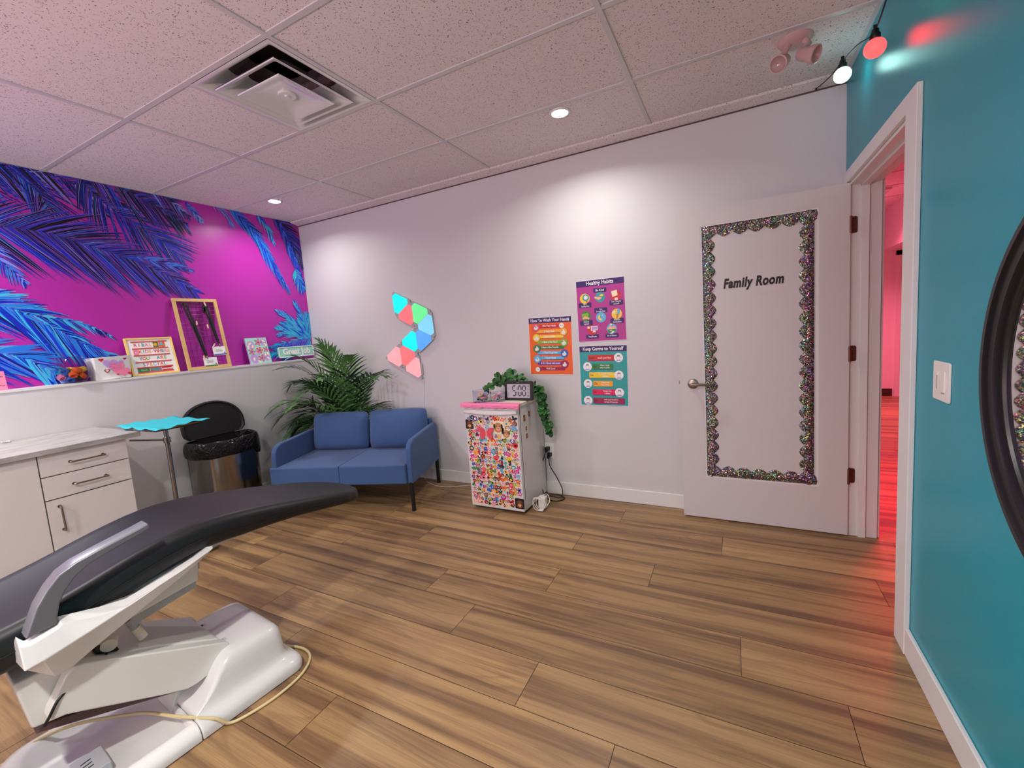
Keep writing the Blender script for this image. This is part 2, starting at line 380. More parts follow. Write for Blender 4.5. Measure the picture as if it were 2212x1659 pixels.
# ceiling tiles (one sheet per side) and exposed grid
A0, B3, TT = 1.1799, -.676, .6096
c = MB(); VX0, VX1, VY0, VY1 = A0+TT+.006, A0+2*TT-.006, B3-2*TT+.006, B3-TT-.006
c.box((-.1, YN, H), (VX0, 0.0, H+.02), 'tile'); c.box((VX1, YN, H), (WD, 0.0, H+.02), 'tile'); c.box((VX0, YN, H), (VX1, VY0, H+.02), 'tile'); c.box((VX0, VY1, H), (VX1, 0.0, H+.02), 'tile');
c.box((VX0-.1, VY0-.1, H+.25), (VX1+.1, VY1+.1, H+.27), 'vent_dark'); c.box((T2, YN, H), (7.3, 5.1, H+.02), 'tile'); c.box((T1-.001, YN, H+.0), (T2+.001, 5.1, H+.02), 'tile')
struct('ceiling', c)
g = MB(); tb = .012
yy = B3
while yy > YN:
    g.box((0, yy-tb, H-.005), (WD, yy+tb, H+.001), 'grid_white'); yy -= TT
for i in range(-1, 4):
    x = A0+2*TT*i
    if 0 < x < WD: g.box((x-tb, YN, H-.0055), (x+tb, -.03, H+.001), 'grid_white')
g.box((A0+TT-tb, B3-2*TT+tb, H-.0045), (A0+TT+tb, B3-TT-tb, H+.001), 'grid_white')
g.box((0, YN, H-.004), (.02, 0, H+.001), 'grid_white'); g.box((WD-.02, YN, H-.004), (WD, 0, H+.001), 'grid_white')
struct('trim_1', g)
g = MB(); yy = 4.9
while yy > YN:
    g.box((T2, yy-tb, H-.005), (7.2, yy+tb, H+.001), 'grid_white'); yy -= TT
struct('trim_2', g)
g = MB(); g.loft([[(0, -.095, H-.001), (0, -.088, H-.012), (0, 0, H-.03), (0, 0, H)], [(WD, -.095, H-.001), (WD, -.088, H-.012), (WD, 0, H-.03), (WD, 0, H)]], 'tile')
g.box((0, -.006, H-.036), (WD, 0, H-.028), 'vent_dark')
struct('trim_3', g)
# back wall
b = MB(); b.box((-.14, 0, 0), (T2, .12, H), 'wall_white'); struct('wall_back', b)
# rear wall
b = MB(); b.box((-.14, YN-.1, 0), (7.3, YN, H), 'wall_white'); struct('wall_rear', b)
# low wall in front of the mural with its ledge
LX, LZ = .14, 1.22
b = MB(); b.box((0, YN, 0), (LX, 0, LZ-.015), 'wall_white'); b.box((0, YN, LZ-.015), (LX+.004, 0, LZ), 'trim_white'); struct('wall_low_left', b)
# teal wall with opening
b = MB()
def teal(y0, y1, z0, z1):
    b.box((T1+.004, y0, z0), (T2, y1, z1), 'corridor_wall'); b.box((T1, y0, z0), (T1+.004, y1, z1), 'wall_teal')
teal(YN, OY0, 0, H); teal(OY0, OY1, OZ, H); teal(OY1, 0, 0, H)
struct('wall_right', b)
# corridor shell
b = MB(); b.box((T2-.1, .12, 0), (T2, 5.0, H), 'corridor_wall'); struct('wall_corridor_left', b)
b = MB(); b.box((T2-.1, 4.92, 0), (7.3, 5.02, H), 'corridor_wall'); struct('wall_corridor_far', b)
b = MB(); b.box((7.2, YN, 0), (7.3, 5.0, H), 'corridor_wall'); b.box((5.97, YN, 2.11), (7.2, 4.92, H), 'corridor_wall'); struct('wall_corridor_right', b)
b = MB(); b.box((T2, 4.905, 0), (6.16, 4.92, .11), 'dark_base'); struct('baseboard_corridor', b)
b = MB(); b.box((T2, .12, 0), (T2+.012, 4.9, .11), 'dark_base'); struct('baseboard_corridor_left', b)
b = MB(); b.box((6.18, 4.89, 0), (6.24, 4.92, 2.1), 'trim_white'); b.box((6.18, 4.89, 2.04), (7.1, 4.92, 2.1), 'trim_white'); struct('trim_4', b)
d2 = struct('door_2', MB().box((6.245, 4.885, .01), (7.1, 4.915, 2.035), 'door_white'))
hb = MB(); hb.tube([(6.29, 4.885, 1.04), (6.29, 4.85, 1.04)], .025, 'nickel', 12); hb.tube([(6.29, 4.85, 1.04), (6.38, 4.85, 1.04)], .009, 'nickel', 8)
build('door_handle', hb, parent=d2)
# mural wall
def mural():
    mb = MB(); mb.box((-.14, YN, 0), (0, 0, H), 'm_base')
    cnt = [0]
    def strip(p, ang, L, wd, key, bend=0, off=0.):
        # tapered blade lying in the wall plane
        n = 4; pts = []; a = ang; q = list(p)
        for i in range(n+1):
            pts.append((q[0], q[1], a)); q[0] += math.cos(a)*L/n; q[1] += math.sin(a)*L/n; a += bend/n
        wt = [.35, 1, .85, .5, .05]; x = .0004+off+cnt[0]*1.2e-6; cnt[0] += 1
        Lp, Rp = [], []
        for (u, v, a), t in zip(pts, wt):
            dx, dz = -math.sin(a)*wd*t/2, math.cos(a)*wd*t/2
            Lp.append((x, min(u+dx, -.0005), min(v+dz, H))); Rp.append((x, min(u-dx, -.0005), min(v-dz, H)))
        if all(pp[1] > -.002 for pp in Lp) or all(pp[2] > H-.001 for pp in Lp): return
        for i in range(n): mb.add([Lp[i], Rp[i], Rp[i+1], Lp[i+1]], [(0, 1, 2, 3)], key)
    def frond(path, n, lu, ll, au, al, pal, wd=.02, droop=.25, edge='m_lav', er=.5, jit=.12, taper=True, rk='m_navy'):
        pp = smoothpts([(u, v, 0) for u, v in path], 8); m = len(pp)-1
        for i in range(m): # rachis
            a, q = pp[i], pp[i+1]; dd = q-a
            strip((a.x, a.y), math.atan2(dd.y, dd.x), dd.length*1.25, .012, rk)
        for i in range(n):
            t = i/(n-1)*.99; f = t*m; k = min(int(f), m-1); p = pp[k].lerp(pp[k+1], f-k); d = pp[k+1]-pp[k]; th = math.atan2(d.y, d.x)
            prof = (.75+.5*math.sin(PI*min(1, t*1.1))) * (1-.55*t**3 if taper else 1)
            for side, L0, ang in ((1, lu, au), (-1, ll, al)):
                if not L0: continue
                L = L0*prof*random.uniform(.75, 1.1); a = th+side*math.radians(ang*(1-.55*t))+random.uniform(-jit, jit)
                bend = -side*droop*.3+(-droop if math.cos(a) > 0 else droop)*.5
                wq = wd*random.uniform(.55, 1.25); col = random.choice(pal)
                if random.random() < er: strip((p.x, p.y), a, L*1.03, wq*1.0+.0035, edge, bend)
                strip((p.x, p.y), a, L, wq, col, bend)
                if random.random() < .35: strip((p.x, p.y), a+.02, L*.9, wq*.25, random.choice(['m_pale', 'm_azure', 'm_lav']), bend)
    NV = ['m_navy', 'm_navy', 'm_blue', 'm_blue', 'm_black']
    DK = ['m_black', 'm_navy', 'm_navy', 'm_blue', 'm_azure']
    RY = ['m_royal', 'm_blue', 'm_royal', 'm_azure', 'm_navy']
    CY = ['m_cyan', 'm_azure', 'm_aqua', 'm_royal', 'm_cyan']
    LB = ['m_azure', 'm_blue', 'm_cyan', 'm_navy', 'm_royal', 'm_azure']
    # dense foliage at the very top left
    frond([(-3.1, 2.30), (-2.7, 2.50), (-2.2, 2.62), (-1.9, 2.60)], 60, .3, .42, 60, 60, DK, .02)
    frond([(-2.5, 2.66), (-2.12, 2.62), (-1.99, 2.57), (-1.91, 2.45), (-1.90, 2.33)], 46, .30, .28, 50, 55, DK, .018)
    frond([(-2.35, 2.70), (-2.05, 2.66), (-1.75, 2.60), (-1.60, 2.42)], 40, .25, .22, 45, 55, ['m_black', 'm_navy', 'm_pale', 'm_blue'], .015)
    frond([(-1.72, 2.66), (-1.60, 2.51), (-1.44, 2.39), (-1.29, 2.286), (-1.153, 2.17)], 60, .36, .30, 38, 48, NV, .016, er=.5)
    frond([(-1.66, 2.70), (-1.45, 2.62), (-1.25, 2.54), (-1.08, 2.44)], 52, .14, .26, 38, 50, ['m_black', 'm_black', 'm_navy', 'm_blue'], .016, er=.45)
    frond([(-1.35, 2.70), (-1.18, 2.62), (-1.05, 2.52)], 26, .10, .16, 35, 45, ['m_black', 'm_navy', 'm_pale'], .012)
    frond([(-1.05, 2.63), (-1.0, 2.56), (-.95, 2.49)], 12, .08, .08, 30, 40, ['m_azure', 'm_pale', 'm_blue'], .01, er=.3)
    # the great frond
    frond([(-3.0, 2.10), (-2.5, 2.22), (-2.129, 2.24), (-1.916, 2.229), (-1.724, 2.179), (-1.482, 2.103), (-1.276, 2.01), (-1.09, 1.89)], 130, .30, .42, 40, 52, NV, .019, er=.75, jit=.07)
    frond([(-1.45, 2.13), (-1.3, 2.10), (-1.1, 2.06)], 24, .14, .12, 25, 30, ['m_navy', 'm_blue', 'm_azure'], .012)
    # left edge ragged leaves
    frond([(-2.6, 2.3), (-2.28, 2.16), (-2.15, 2.02), (-2.07, 1.90)], 26, .12, .14, 35, 50, ['m_lav', 'm_pale', 'm_azure', 'm_blue'], .012)
    frond([(-3.2, 1.75), (-2.7, 1.86), (-2.32, 1.87), (-2.12, 1.80)], 34, .12, .16, 30, 50, ['m_pale', 'm_azure', 'm_cyan', 'm_lav'], .014)
    # lower left frond
    frond([(-3.2, 1.55), (-2.7, 1.76), (-2.35, 1.78), (-2.192, 1.746), (-2.074, 1.682), (-1.951, 1.583), (-1.817, 1.464), (-1.60, 1.33)], 120, .20, .36, 26, 42, LB, .02, edge='m_cyan', er=.35, jit=.10)
    frond([(-2.1, 1.69), (-1.95, 1.66), (-1.80, 1.61), (-1.68, 1.53)], 26, .05, .12, 20, 35, ['m_azure', 'm_cyan', 'm_navy', 'm_blue'], .013, edge='m_cyan', er=.4)
    frond([(-3.2, 1.30), (-2.6, 1.47), (-2.25, 1.45), (-2.10, 1.38), (-1.98, 1.25)], 60, .22, .34, 24, 40, ['m_navy', 'm_blue', 'm_azure', 'm_azure', 'm_cyan'], .024, edge='m_azure', er=.3)
    # top right leaf
    frond([(-.70, 2.66), (-.60, 2.58), (-.50, 2.48), (-.40, 2.31), (-.295, 2.10), (-.215, 1.95)], 56, .13, .22, 26, 24, RY, .018, edge='m_cyan', er=.5, jit=.08)
    frond([(-.86, 2.68), (-.76, 2.62), (-.68, 2.5)], 14, .09, .12, 30, 30, ['m_azure', 'm_lav', 'm_pale'], .009, er=.2)
    frond([(-.45, 2.66), (-.36, 2.55), (-.30, 2.40)], 18, .08, .12, 24, 26, ['m_azure', 'm_cyan', 'm_royal'], .012, er=.3)
    # right edge
    frond([(-.30, 2.70), (-.17, 2.56), (-.09, 2.40), (-.02, 2.20)], 44, .2, .18, 40, 30, ['m_black', 'm_black', 'm_navy', 'm_blue'], .018, er=.3)
    frond([(-.22, 2.62), (-.15, 2.42), (-.08, 2.22), (-.02, 2.02)], 36, .1, .16, 26, 22, RY, .016, edge='m_azure', er=.4)
    frond([(-.10, 2.16), (-.07, 2.05), (-.03, 1.96)], 20, .10, .13, 35, 45, CY, .014, edge='m_royal', er=.4)
    # cyan palm crown bottom right
    for k in range(17):
        a = math.radians(lerp(92, 188, k/16)+random.uniform(-4, 4)); L = random.uniform(.30, .52); x0, z0 = -.03+random.uniform(-.04, .01), 1.33+random.uniform(-.06, .12)
        p = [(x0+math.cos(a)*L*t, z0+math.sin(a)*L*t-.10*t*t) for t in (0, .35, .7, 1)]
        frond(p, 22, .11, .11, 22, 22, CY+['m_azure', 'm_green' if 'm_green' in M else 'm_aqua'], .014, edge='m_royal', er=.45, jit=.15, rk='m_azure')
    for k in range(5):
        a = math.radians(200+k*14); frond([(-.05-.06*k, 1.42), (-.05-.06*k+math.cos(a)*.2, 1.42+math.sin(a)*.2)], 16, .14, .14, 25, 25, ['m_blue', 'm_royal', 'm_azure', 'm_lav'], .012)
    # more foliage farther along the wall
    for k in range(5):
        x0 = -3.2-.4*k; frond([(x0, 2.6), (x0+.35, 2.3), (x0+.55, 1.9)], 44, .3, .3, 40, 45, NV, .02)
    struct('wall_left', mb, recalc=False)
mural()
# baseboards
bb = MB(); bb.box((LX, -.013, 0), (WD, 0, .105), 'trim_white'); struct('baseboard_back', bb, bevel=.004)
bb = MB(); bb.box((LX, -1.93, 0), (LX+.013, -.013, .105), 'trim_white'); struct('baseboard_left', bb, bevel=.004)
bb = MB(); bb.box((WD-.015, YN, 0), (WD, -1.13, .112), 'trim_white'); struct('baseboard_right', bb, bevel=.004)
# door casing and jamb
cs = MB(); pj = .018
cs.prism([(1.13, 0), (1.13, 2.11), (.002, 2.11), (.002, 0), (-OY1, 0), (-OY1, OZ), (-OY0, OZ), (-OY0, 0)], RIGHT, 0, pj, 'trim_white')
struct('trim_5', cs, bevel=.003)
jm = MB(); t = .016
jm.box((WD-.002, OY1-t, 0), (T2+.002, OY1, OZ), 'trim_white'); jm.box((WD-.002, OY0, 0), (T2+.002, OY0+t, OZ), 'trim_white'); jm.box((WD-.002, OY0, OZ-t), (T2+.002, OY1, OZ), 'trim_white')
for (y0, y1, z0, z1) in ((OY1-t-.014, OY1-t, 0, OZ-t), (OY0+t, OY0+t+.014, 0, OZ-t), (OY0+t, OY1-t, OZ-t-.014, OZ-t)): jm.box((WD+.048, y0, z0), (WD+.085, y1, z1), 'trim_white')
jm.box((T2, OY1, 0), (T2+.016, OY1+.07, OZ+.07), 'trim_white'); jm.box((T2, OY0-.07, 0), (T2+.016, OY0, OZ+.07), 'trim_white'); jm.box((T2, OY0, OZ), (T2+.016, OY1, OZ+.07), 'trim_white')
struct('trim_6', jm, bevel=.002)

# ------------------------------------------------------------------ ceiling fittings
def downlight(x, y, lab):
    t = thing('downlight', (x, y, H), lab, 'ceiling light', group='round recessed downlights')
    build('trim_ring', MB().lathe([(.045, -.002), (.05, -.008), (.062, -.006), (.064, 0)], 'gloss_white', (x, y, H), n=32), parent=t, smooth=True)
    build('lens', MB().lathe([(0, -.006), (.03, -.006), (.047, -.003), (.047, .0)], 'lamp_lens', (x, y, H), n=32), parent=t, smooth=True)
labs = ['lit round downlight in the tile row above the posters', 'lit round downlight nearest the palm mural corner', 'added unseen round downlight behind the viewer, near the teal wall', 'added unseen round downlight behind the viewer, over the counter', 'added unseen round downlight behind the viewer, at the rear wall']
for (x, y), l in zip(LAMPS, labs): downlight(x, y, l)
# square air diffuser
vx, vy = A0+TT*1.5, B3-1.5*TT
t = thing('air_diffuser', (vx, vy, H), 'square glossy white ceiling air diffuser with nested pans', 'air vent')
def sq(r, z, rr=.0): return [(vx+u, vy+v, H+z) for u, v in (rrect(2*r, 2*r, max(rr, .001), 5))]
build('outer_frame', MB().loft([sq(.291, -.006), sq(.278, -.008), sq(.262, -.002, .01), sq(.245, .02, .03), (sq(.225, .05, .05)), sq(.20, .085, .08)], 'gloss_white', cap=False), parent=t, smooth=True, angle=50)
build('throat', MB().loft([sq(.20, .085, .08), sq(.13, .15, .06)], 'vent_dark', cap=False), parent=t)
build('middle_pan', MB().loft([sq(.223, -.020), sq(.221, -.024), sq(.205, -.020, .01), sq(.185, -.004, .02), sq(.165, .022, .04), sq(.14, .055, .06), sq(.135, .06, .06), sq(.17, .026, .04), sq(.20, .0, .01), sq(.223, -.016)], 'gloss_white', cap=False), parent=t, smooth=True, angle=50)
build('centre_pan', MB().loft([sq(.158, -.036), sq(.155, -.040), sq(.14, -.037, .01), sq(.115, -.024, .03), sq(.07, -.014, .05), sq(.012, -.012, .011), sq(.002, -.012, .0019)], 'gloss_white', cap=False), parent=t, smooth=True, angle=50)
build('centre_cap', MB().lathe([(0, -.028), (.012, -.028), (.014, -.022), (.016, -.021), (.040, -.023), (.044, -.019), (.044, -.010)], 'gloss_white', (vx, vy, H), n=32), parent=t, smooth=True)
# emergency light with two heads
ex, ey = 4.37, -.565
t = thing('emergency_light', (ex, ey, H), 'twin-headed emergency spotlight under the ceiling tiles by the teal wall', 'emergency light')
build('base_plate', MB().lathe([(0, -.03), (.035, -.03), (.055, -.022), (.072, -.008), (.075, 0)], 'em_housing', (ex, ey, H), n=32), parent=t, smooth=True)
for (hx, hy, hz, dx, dy, dz, sx) in ((-.065, -.075, -.118, -.40, -.75, -.45, -.03), (.045, -.075, -.118, .75, -.45, -.48, .035)):
    d = Vector((dx, dy, dz)).normalized(); cpt = Vector((ex+hx, ey+hy, H+hz))
    build('arm', MB().tube([(ex+sx, ey-.02, H-.022), (ex+sx*1.4, ey-.03, H-.05), cpt-d*.03+Vector((0, 0, .018))], [.016, .013, .015], 'em_housing', 12), parent=t, smooth=True)
    hd = build('lamp_head', MB().lathe([(0, -.05), (.022, -.05), (.027, -.042), (.030, 0), (.037, .012), (.038, .034), (.033, .036), (.031, .028)], 'em_housing', cpt, d, 28), parent=t, smooth=True)
    build('reflector', MB().lathe([(.031, .03), (.02, .018), (.006, .012), (0, .012)], 'lens_glass', cpt, d, 24), parent=hd, smooth=True)
# housings for the added fill strip and the added, unseen corridor lamps
build('fill_strip', MB().box((.4, YN, 1.30), (4.0, YN+.03, 1.345), 'plastic_gray').box((.4, YN+.03, 1.305), (4.0, YN+.036, 1.34), 'fill_pink'), label='added pink fill strip on the rear wall behind the viewer', cat='light')
for (x, y, a, b_, lab) in ((5.08, .62, .15, .15, 'added unseen red ceiling lamp of the corridor just outside the door'), (5.4, 3.4, .25, .25, 'added unseen red fill lamp at the far end of the corridor')):
    build('added_corridor_light', MB().box((x-a-.02, y-b_-.02, H-.025), (x+a+.02, y+b_+.02, H-.0005), 'gloss_white'), label=lab, cat='ceiling light')
# string of coloured bulbs along the teal wall
bulbs = [((4.577, -.43, 2.485), 'bulb_white', 'glowing mint-white bulb of the string, next to the room corner'), ((4.60, -.872, 2.372), 'bulb_red', 'glowing red bulb on the black string above the door'),
         ((4.60, -1.33, 2.40), 'bulb_green', 'green bulb of the string further along the teal wall'), ((4.60, -1.80, 2.42), 'bulb_red', 'added unseen red bulb of the string past the green one')]  # last red bulb is unseen, added for its reflection on the teal wall
wp = [(4.53, -.02, H-.03), (4.56, -.22, 2.575), (4.577, -.43, 2.545), (4.59, -.65, 2.50), (4.60, -.872, 2.435), (4.612, -1.05, 2.52), (4.61, -1.2, 2.53), (4.60, -1.33, 2.465), (4.61, -1.55, 2.54), (4.60, -1.80, 2.485), (4.62, -2.2, H-.01)]
w_ = MB().tube(smoothpts(wp, 6), .0028, 'cord_black', 6)
w_.tube([(4.53, -.02, H-.03), (4.53, -.012, H-.02)], .006, 'cord_black', 6)
build('string_light_wire', w_, smooth=True, label='thin black wire the coloured bulbs hang from', cat='cable')
for p, key, lab in bulbs:
    x, y, z = p
    t = thing('string_bulb', p, lab, 'light bulb', group='bulbs of the string lights')
    build('socket', MB().lathe([(.006, .07), (.012, .064), (.014, .05), (.018, .046), (.018, .028), (.016, .024)], 'black_plastic', p, n=16, cap=True).box((x-.006, y-.003, z+.06), (x+.006, y+.003, z+.082), 'black_plastic'), parent=t, smooth=True)
    pr = [(max(.0001, .036*math.sin(a)), -.036*math.cos(a)*(1.0)) for a in [PI*i/14 for i in range(13)]]+[(.015, .034)]
    build('globe', MB().lathe([(r, z_*.95-.003) for r, z_ in pr], key, p, n=24), parent=t, smooth=True)

# ------------------------------------------------------------------ open door
DL = frame((3.761, -.125, .01), (1, 0, 0), (0, 0, 1), (0, -1, 0)); dw, dh = .912, 2.03
d = MB(); r0, r1, q0, q1 = .147, .768, .285, 1.925
d.box((3.761, -.125, .01), (3.761+r0, -.087, .01+dh), 'door_white'); d.box((3.761+r1, -.125, .01), (3.761+dw, -.087, .01+dh), 'door_white')
d.box((3.761+r0, -.125, .01), (3.761+r1, -.087, .01+q0), 'door_white'); d.box((3.761+r0, -.125, .01+q1), (3.761+r1, -.087, .01+dh), 'door_white')
door = struct('door_1', d)
build('door_panel', MB().box((3.761+r0, -.115, .01+q0), (3.761+r1, -.095, .01+q1), 'door_white'), parent=door)
gl = MB()
for (a, b_, c_, e_) in ((r0, r0+.008, q0+.008, q1-.008), (r1-.008, r1, q0+.008, q1-.008), (r0, r1, q0, q0+.008), (r0, r1, q1-.008, q1)): gl.box((3.761+a, -.1235, .01+c_), (3.761+b_, -.114, .01+e_), 'trim_white')
build('panel_bead', gl, parent=door)
# scalloped foil border strips
def scallop(u0, v0, u1, v1, side, name):
    L = math.hypot(u1-u0, v1-v0); dx, dy = (u1-u0)/L, (v1-v0)/L; nx, ny = -dy*side, dx*side
    ns = round(L/.082); pts = []; N_ = ns*8
    for i in range(N_+1):
        s_ = L*i/N_; wv = .050+.026*abs(math.sin(PI*ns*s_/L))
        pts.append((u0+dx*s_+nx*wv, v0+dy*s_+ny*wv))
    m = MB(); P3 = [(u0+dx*L*i/N_, v0+dy*L*i/N_) for i in range(N_+1)]
    bow = .012
    vs = [DL(*p, -.0085) for p in P3]+[DL((p[0]+q[0])/2, (p[1]+q[1])/2, -.0085+bow) for p, q in zip(P3, pts)]+[DL(*q, -.0075) for q in pts]
    n = N_+1
    m.add(vs, [(i, i+1, n+i+1, n+i) for i in range(N_)]+[(n+i, n+i+1, 2*n+i+1, 2*n+i) for i in range(N_)], 'foil')
    build('foil_border', m, parent=door, smooth=True, angle=180, label='holographic scalloped border strip')
e = .006
scallop(r0+e, q1-e, r0+e, q0+e, 1, 'l'); scallop(r1-e-.014, q0+e, r1-e-.014, q1-e, 1, 'r'); scallop(r1-e, q1-e, r0+e, q1-e, 1, 't'); scallop(r0+e, q0+e, r1-e, q0+e, 1, 'b')
build('lettering', MB().text('Family Room', DL, .434, 1.546, .083, -.0096, 'black', shear=.22, bold=.0016, ext=.0006, sx=.74) if 'black' in M else MB().text('Family Room', DL, .434, 1.548, .080, -.0096, 'p_black', shear=.2, bold=.0034, ext=.0006, sx=.70, sp=1.1), parent=door, label='black lettering reading Family Room')
hm = MB(); hx, hz = .08, .918
hm.lathe([(0, .012), (.02, .012), (.033, .006), (.034, 0)], 'nickel', DL(hx, hz, 0), (0, -1, 0), 28)
hm.tube([DL(hx, hz, .01), DL(hx, hz, .05)], .011, 'nickel', 14)
hm.tube([DL(hx-.008, hz, .05), DL(hx+.03, hz, .052), DL(hx+.10, hz-.003, .046), DL(hx+.118, hz-.003, .040)], [.010, .009, .008, .007], 'nickel', 12)
build('lever_handle', hm, parent=door, smooth=True, label='brushed nickel lever handle')
build('latch_plate', MB().box((3.7605, -.118, .905), (3.7625, -.094, .965), 'nickel').box((3.752, -.112, .925), (3.762, -.100, .945), 'nickel'), parent=door)
for z in (1.815, 1.096, .372):
    hg = MB().tube([(WD-.001, -.132, z-.045), (WD-.001, -.132, z+.045)], .006, 'bronze', 12)
    hg.loft([[(WD+.001+v, OY1-t_, z+u) for u, v in rrect(.09, .034, .01, 4, 0, .017)] for t_ in (.0162, .0178)], 'bronze')
    for dz in (-.03, 0, .03): hg.tube([(WD+.018+.006*(dz != 0), OY1-.0178, z+dz), (WD+.018+.006*(dz != 0), OY1-.0188, z+dz)], .003, 'black_matte', 8)
    build('hinge', hg, parent=door, smooth=True, angle=30, label='dark bronze hinge')

# ------------------------------------------------------------------ teal wall fittings
m = MB(); fr = RIGHT; sc_, sz = 1.353, 1.11
m.prism(rrect(.118, .125, .006, 4, sc_, sz), fr, 0, .006, 'plastic_white')
sw = build('light_switch', m, bevel=.002, label='white double dimmer switch plate on the teal wall', cat='light switch')
build('slider', MB().prism(rrect(.03, .062, .002, 2, sc_-.024, sz), fr, .006, .0085, 'plastic_white').prism(rrect(.004, .045, .001, 2, sc_-.024, sz-.004), fr, .0085, .0088, 'p_grey').prism(rrect(.022, .008, .002, 2, sc_-.024, sz+.022), fr, .0085, .012, 'plastic_white'), parent=sw)
build('rocker', MB().prism(rrect(.033, .066, .002, 2, sc_+.016, sz), fr, .006, .0095, 'plastic_white').prism(rrect(.02, .003, .001, 2, sc_+.016, sz-.036), fr, .006, .0065, 'p_grey'), parent=sw)
# round mirror
mc = (WD, -2.1055, 1.185)
t = thing('round_mirror', mc, 'large round wall mirror in a stepped black frame on the teal wall', 'mirror')
build('mirror_frame', MB().lathe([(.4625, 0), (.4625, .022), (.455, .030), (.440, .031), (.432, .024), (.425, .023), (.410, .023), (.402, .014), (.392, .012), (.388, .004)], 'black_plastic', mc, (-1, 0, 0), 96), parent=t, smooth=True)
build('mirror_glass', MB().lathe([(0, .006), (.39, .006)], 'mirror', mc, (-1, 0, 0), 96), parent=t)

# ------------------------------------------------------------------ wall light panels
e1 = Vector((.2218, -.1097)); e2 = Vector((e1.x*.5+e1.y*math.sin(PI/3), -e1.x*math.sin(PI/3)+e1.y*.5)); O2 = Vector((1.217, 1.811))
Lt = [(0, 0), (1, 0), (0, 1), (1, 1), (2, 0), (2, 1), (1, 2), (0, 2), (0, 3), (-1, 3), (1, 3)]
VV = [O2+e1*a+e2*b_ for a, b_ in Lt]
tri = [((0, 1, 2), 'e_cyan', 'cyan glowing triangle light panel, topmost of the chain'), ((1, 2, 3), 'e_red', 'coral glowing triangle panel between the cyan and green ones at the top'), ((1, 3, 4), 'e_green', 'green glowing triangle light panel'),
       ((3, 4, 5), 'e_ltblue', 'pale blue glowing triangle panel at the right bend'), ((3, 5, 6), 'e_blue', 'blue glowing triangle panel below the pale blue one'), ((3, 6, 7), 'e_cyan', 'cyan glowing triangle panel in the middle of the chain'),
       ((6, 7, 8), 'e_red', 'coral glowing triangle panel between the two pink ones'), ((7, 8, 9), 'e_pink', 'pink glowing triangle panel at the lower left end'), ((6, 8, 10), 'e_pink', 'pink glowing triangle panel at the bottom with the controller')]
lamp = thing('triangle_wall_lamp', BACK(1.36, 1.4, 0), 'wall lamp of nine glowing cyan, coral, green, blue and pink triangles above the sofa', 'wall light')
for (ids, key, lab) in tri:
    P = [VV[i] for i in ids]; cen = (P[0]+P[1]+P[2])/3
    if (P[1]-P[0]).cross(P[2]-P[0]) < 0: P = [P[0], P[2], P[1]]
    def poly(tr, ins):
        out = []
        for i in range(3):
            a, b_, c_ = P[i], P[(i+1) % 3], P[i-1]
            out.append(a+(c_-a).normalized()*tr); out.append(a+(b_-a).normalized()*tr)
        return [tuple(cen+(p-cen)*(1-ins)) for p in out]
    th = build('light_panel', MB().prism(poly(.016, .012), BACK, .002, .020, 'plastic_gray'), parent=lamp, label=lab)
    build('diffuser', MB().prism(poly(.048, .03), BACK, .020, .026, key), parent=th)
    if lab.endswith('controller'):
        q = VV[10]; build('controller', MB().prism(rrect(.05, .12, .02, 4, q.x-.018, q.y+.10), BACK, .001, .016, 'plastic_gray'), parent=th)
# per-panel glow onto the wall is emitted by the diffusers themselves
cbl = MB().tube(smoothpts([BACK(1.497, .99, .006), BACK(1.487, .93, .006), BACK(1.480, .85, .006), BACK(1.462, .74, .006), BACK(1.45, .55, .006), BACK(1.44, .3, .01), (1.42, -.03, .01), (1.50, -.10, .006), (1.56, -.133, .006), (1.66, -.165, .006), (1.80, -.15, .006), (1.97, -.055, .006), (2.2, -.017, .006)], 6), .0025, 'cord_white', 6)
build('panel_cable', cbl, smooth=True, label='thin white cable running from the light panels down and across the floor', cat='cable')

# ------------------------------------------------------------------ posters
def poster_base(cx, z0, z1, w_, col, lab, skew=0):
    th = thing('poster', BACK(cx, z0, 0), lab, 'poster', group='health posters on the back wall')
    m = MB(); n = 8
    vs = []; 
    for j in range(n+1):
        for i in (0, 1):
            v = j/n; bow = .0015+.004*(1-v)**3
            vs.append(BACK(cx-w_/2+w_*i, lerp(z0, z1, v)+skew*(i-.5), bow))
    return th
def ban(m, u0, v0, u1, v1, r, key, w, sh='p_navy'):
    if sh: m.flat(rrect(u1-u0, v1-v0, r, 3, (u0+u1)/2+.002, (v0+v1)/2-.003), LF, w-.0001, sh)
    m.flat(rrect(u1-u0, v1-v0, r, 3, (u0+u1)/2, (v0+v1)/2), LF, w, key)
PWD, PHT = .366, .457
def start(cx, cz, rot, main, title, lab, size):
    global LF
    a = math.radians(rot); ux = Vector((math.cos(a), 0, math.sin(a))); uy = Vector((-math.sin(a), 0, math.cos(a)))
    LF = frame((cx, 0, cz), ux, uy, (0, -1, 0))
    th = thing('poster', LF(0, 0, 0), lab, 'poster', group='health posters on the back wall')
    s = MB(); s.prism(rrect(PWD, PHT, .001, 1), LF, .0008, .0022, 'p_white'); s.flat(rrect(PWD-.004, PHT-.004, .001, 1), LF, .0023, main)
    build('sheet', s, parent=th, recalc=False)
    h = MB(); h.flat(rrect(PWD-.004, .044, .001, 1, 0, PHT/2-.024), LF, .0024, 'p_navy'); h.text(title, LF, 0, PHT/2-.024, size, .0026, 'p_white', bold=.0006, sx=.86)
    build('heading', h, parent=th, recalc=False)
    return th
W1 = .0026
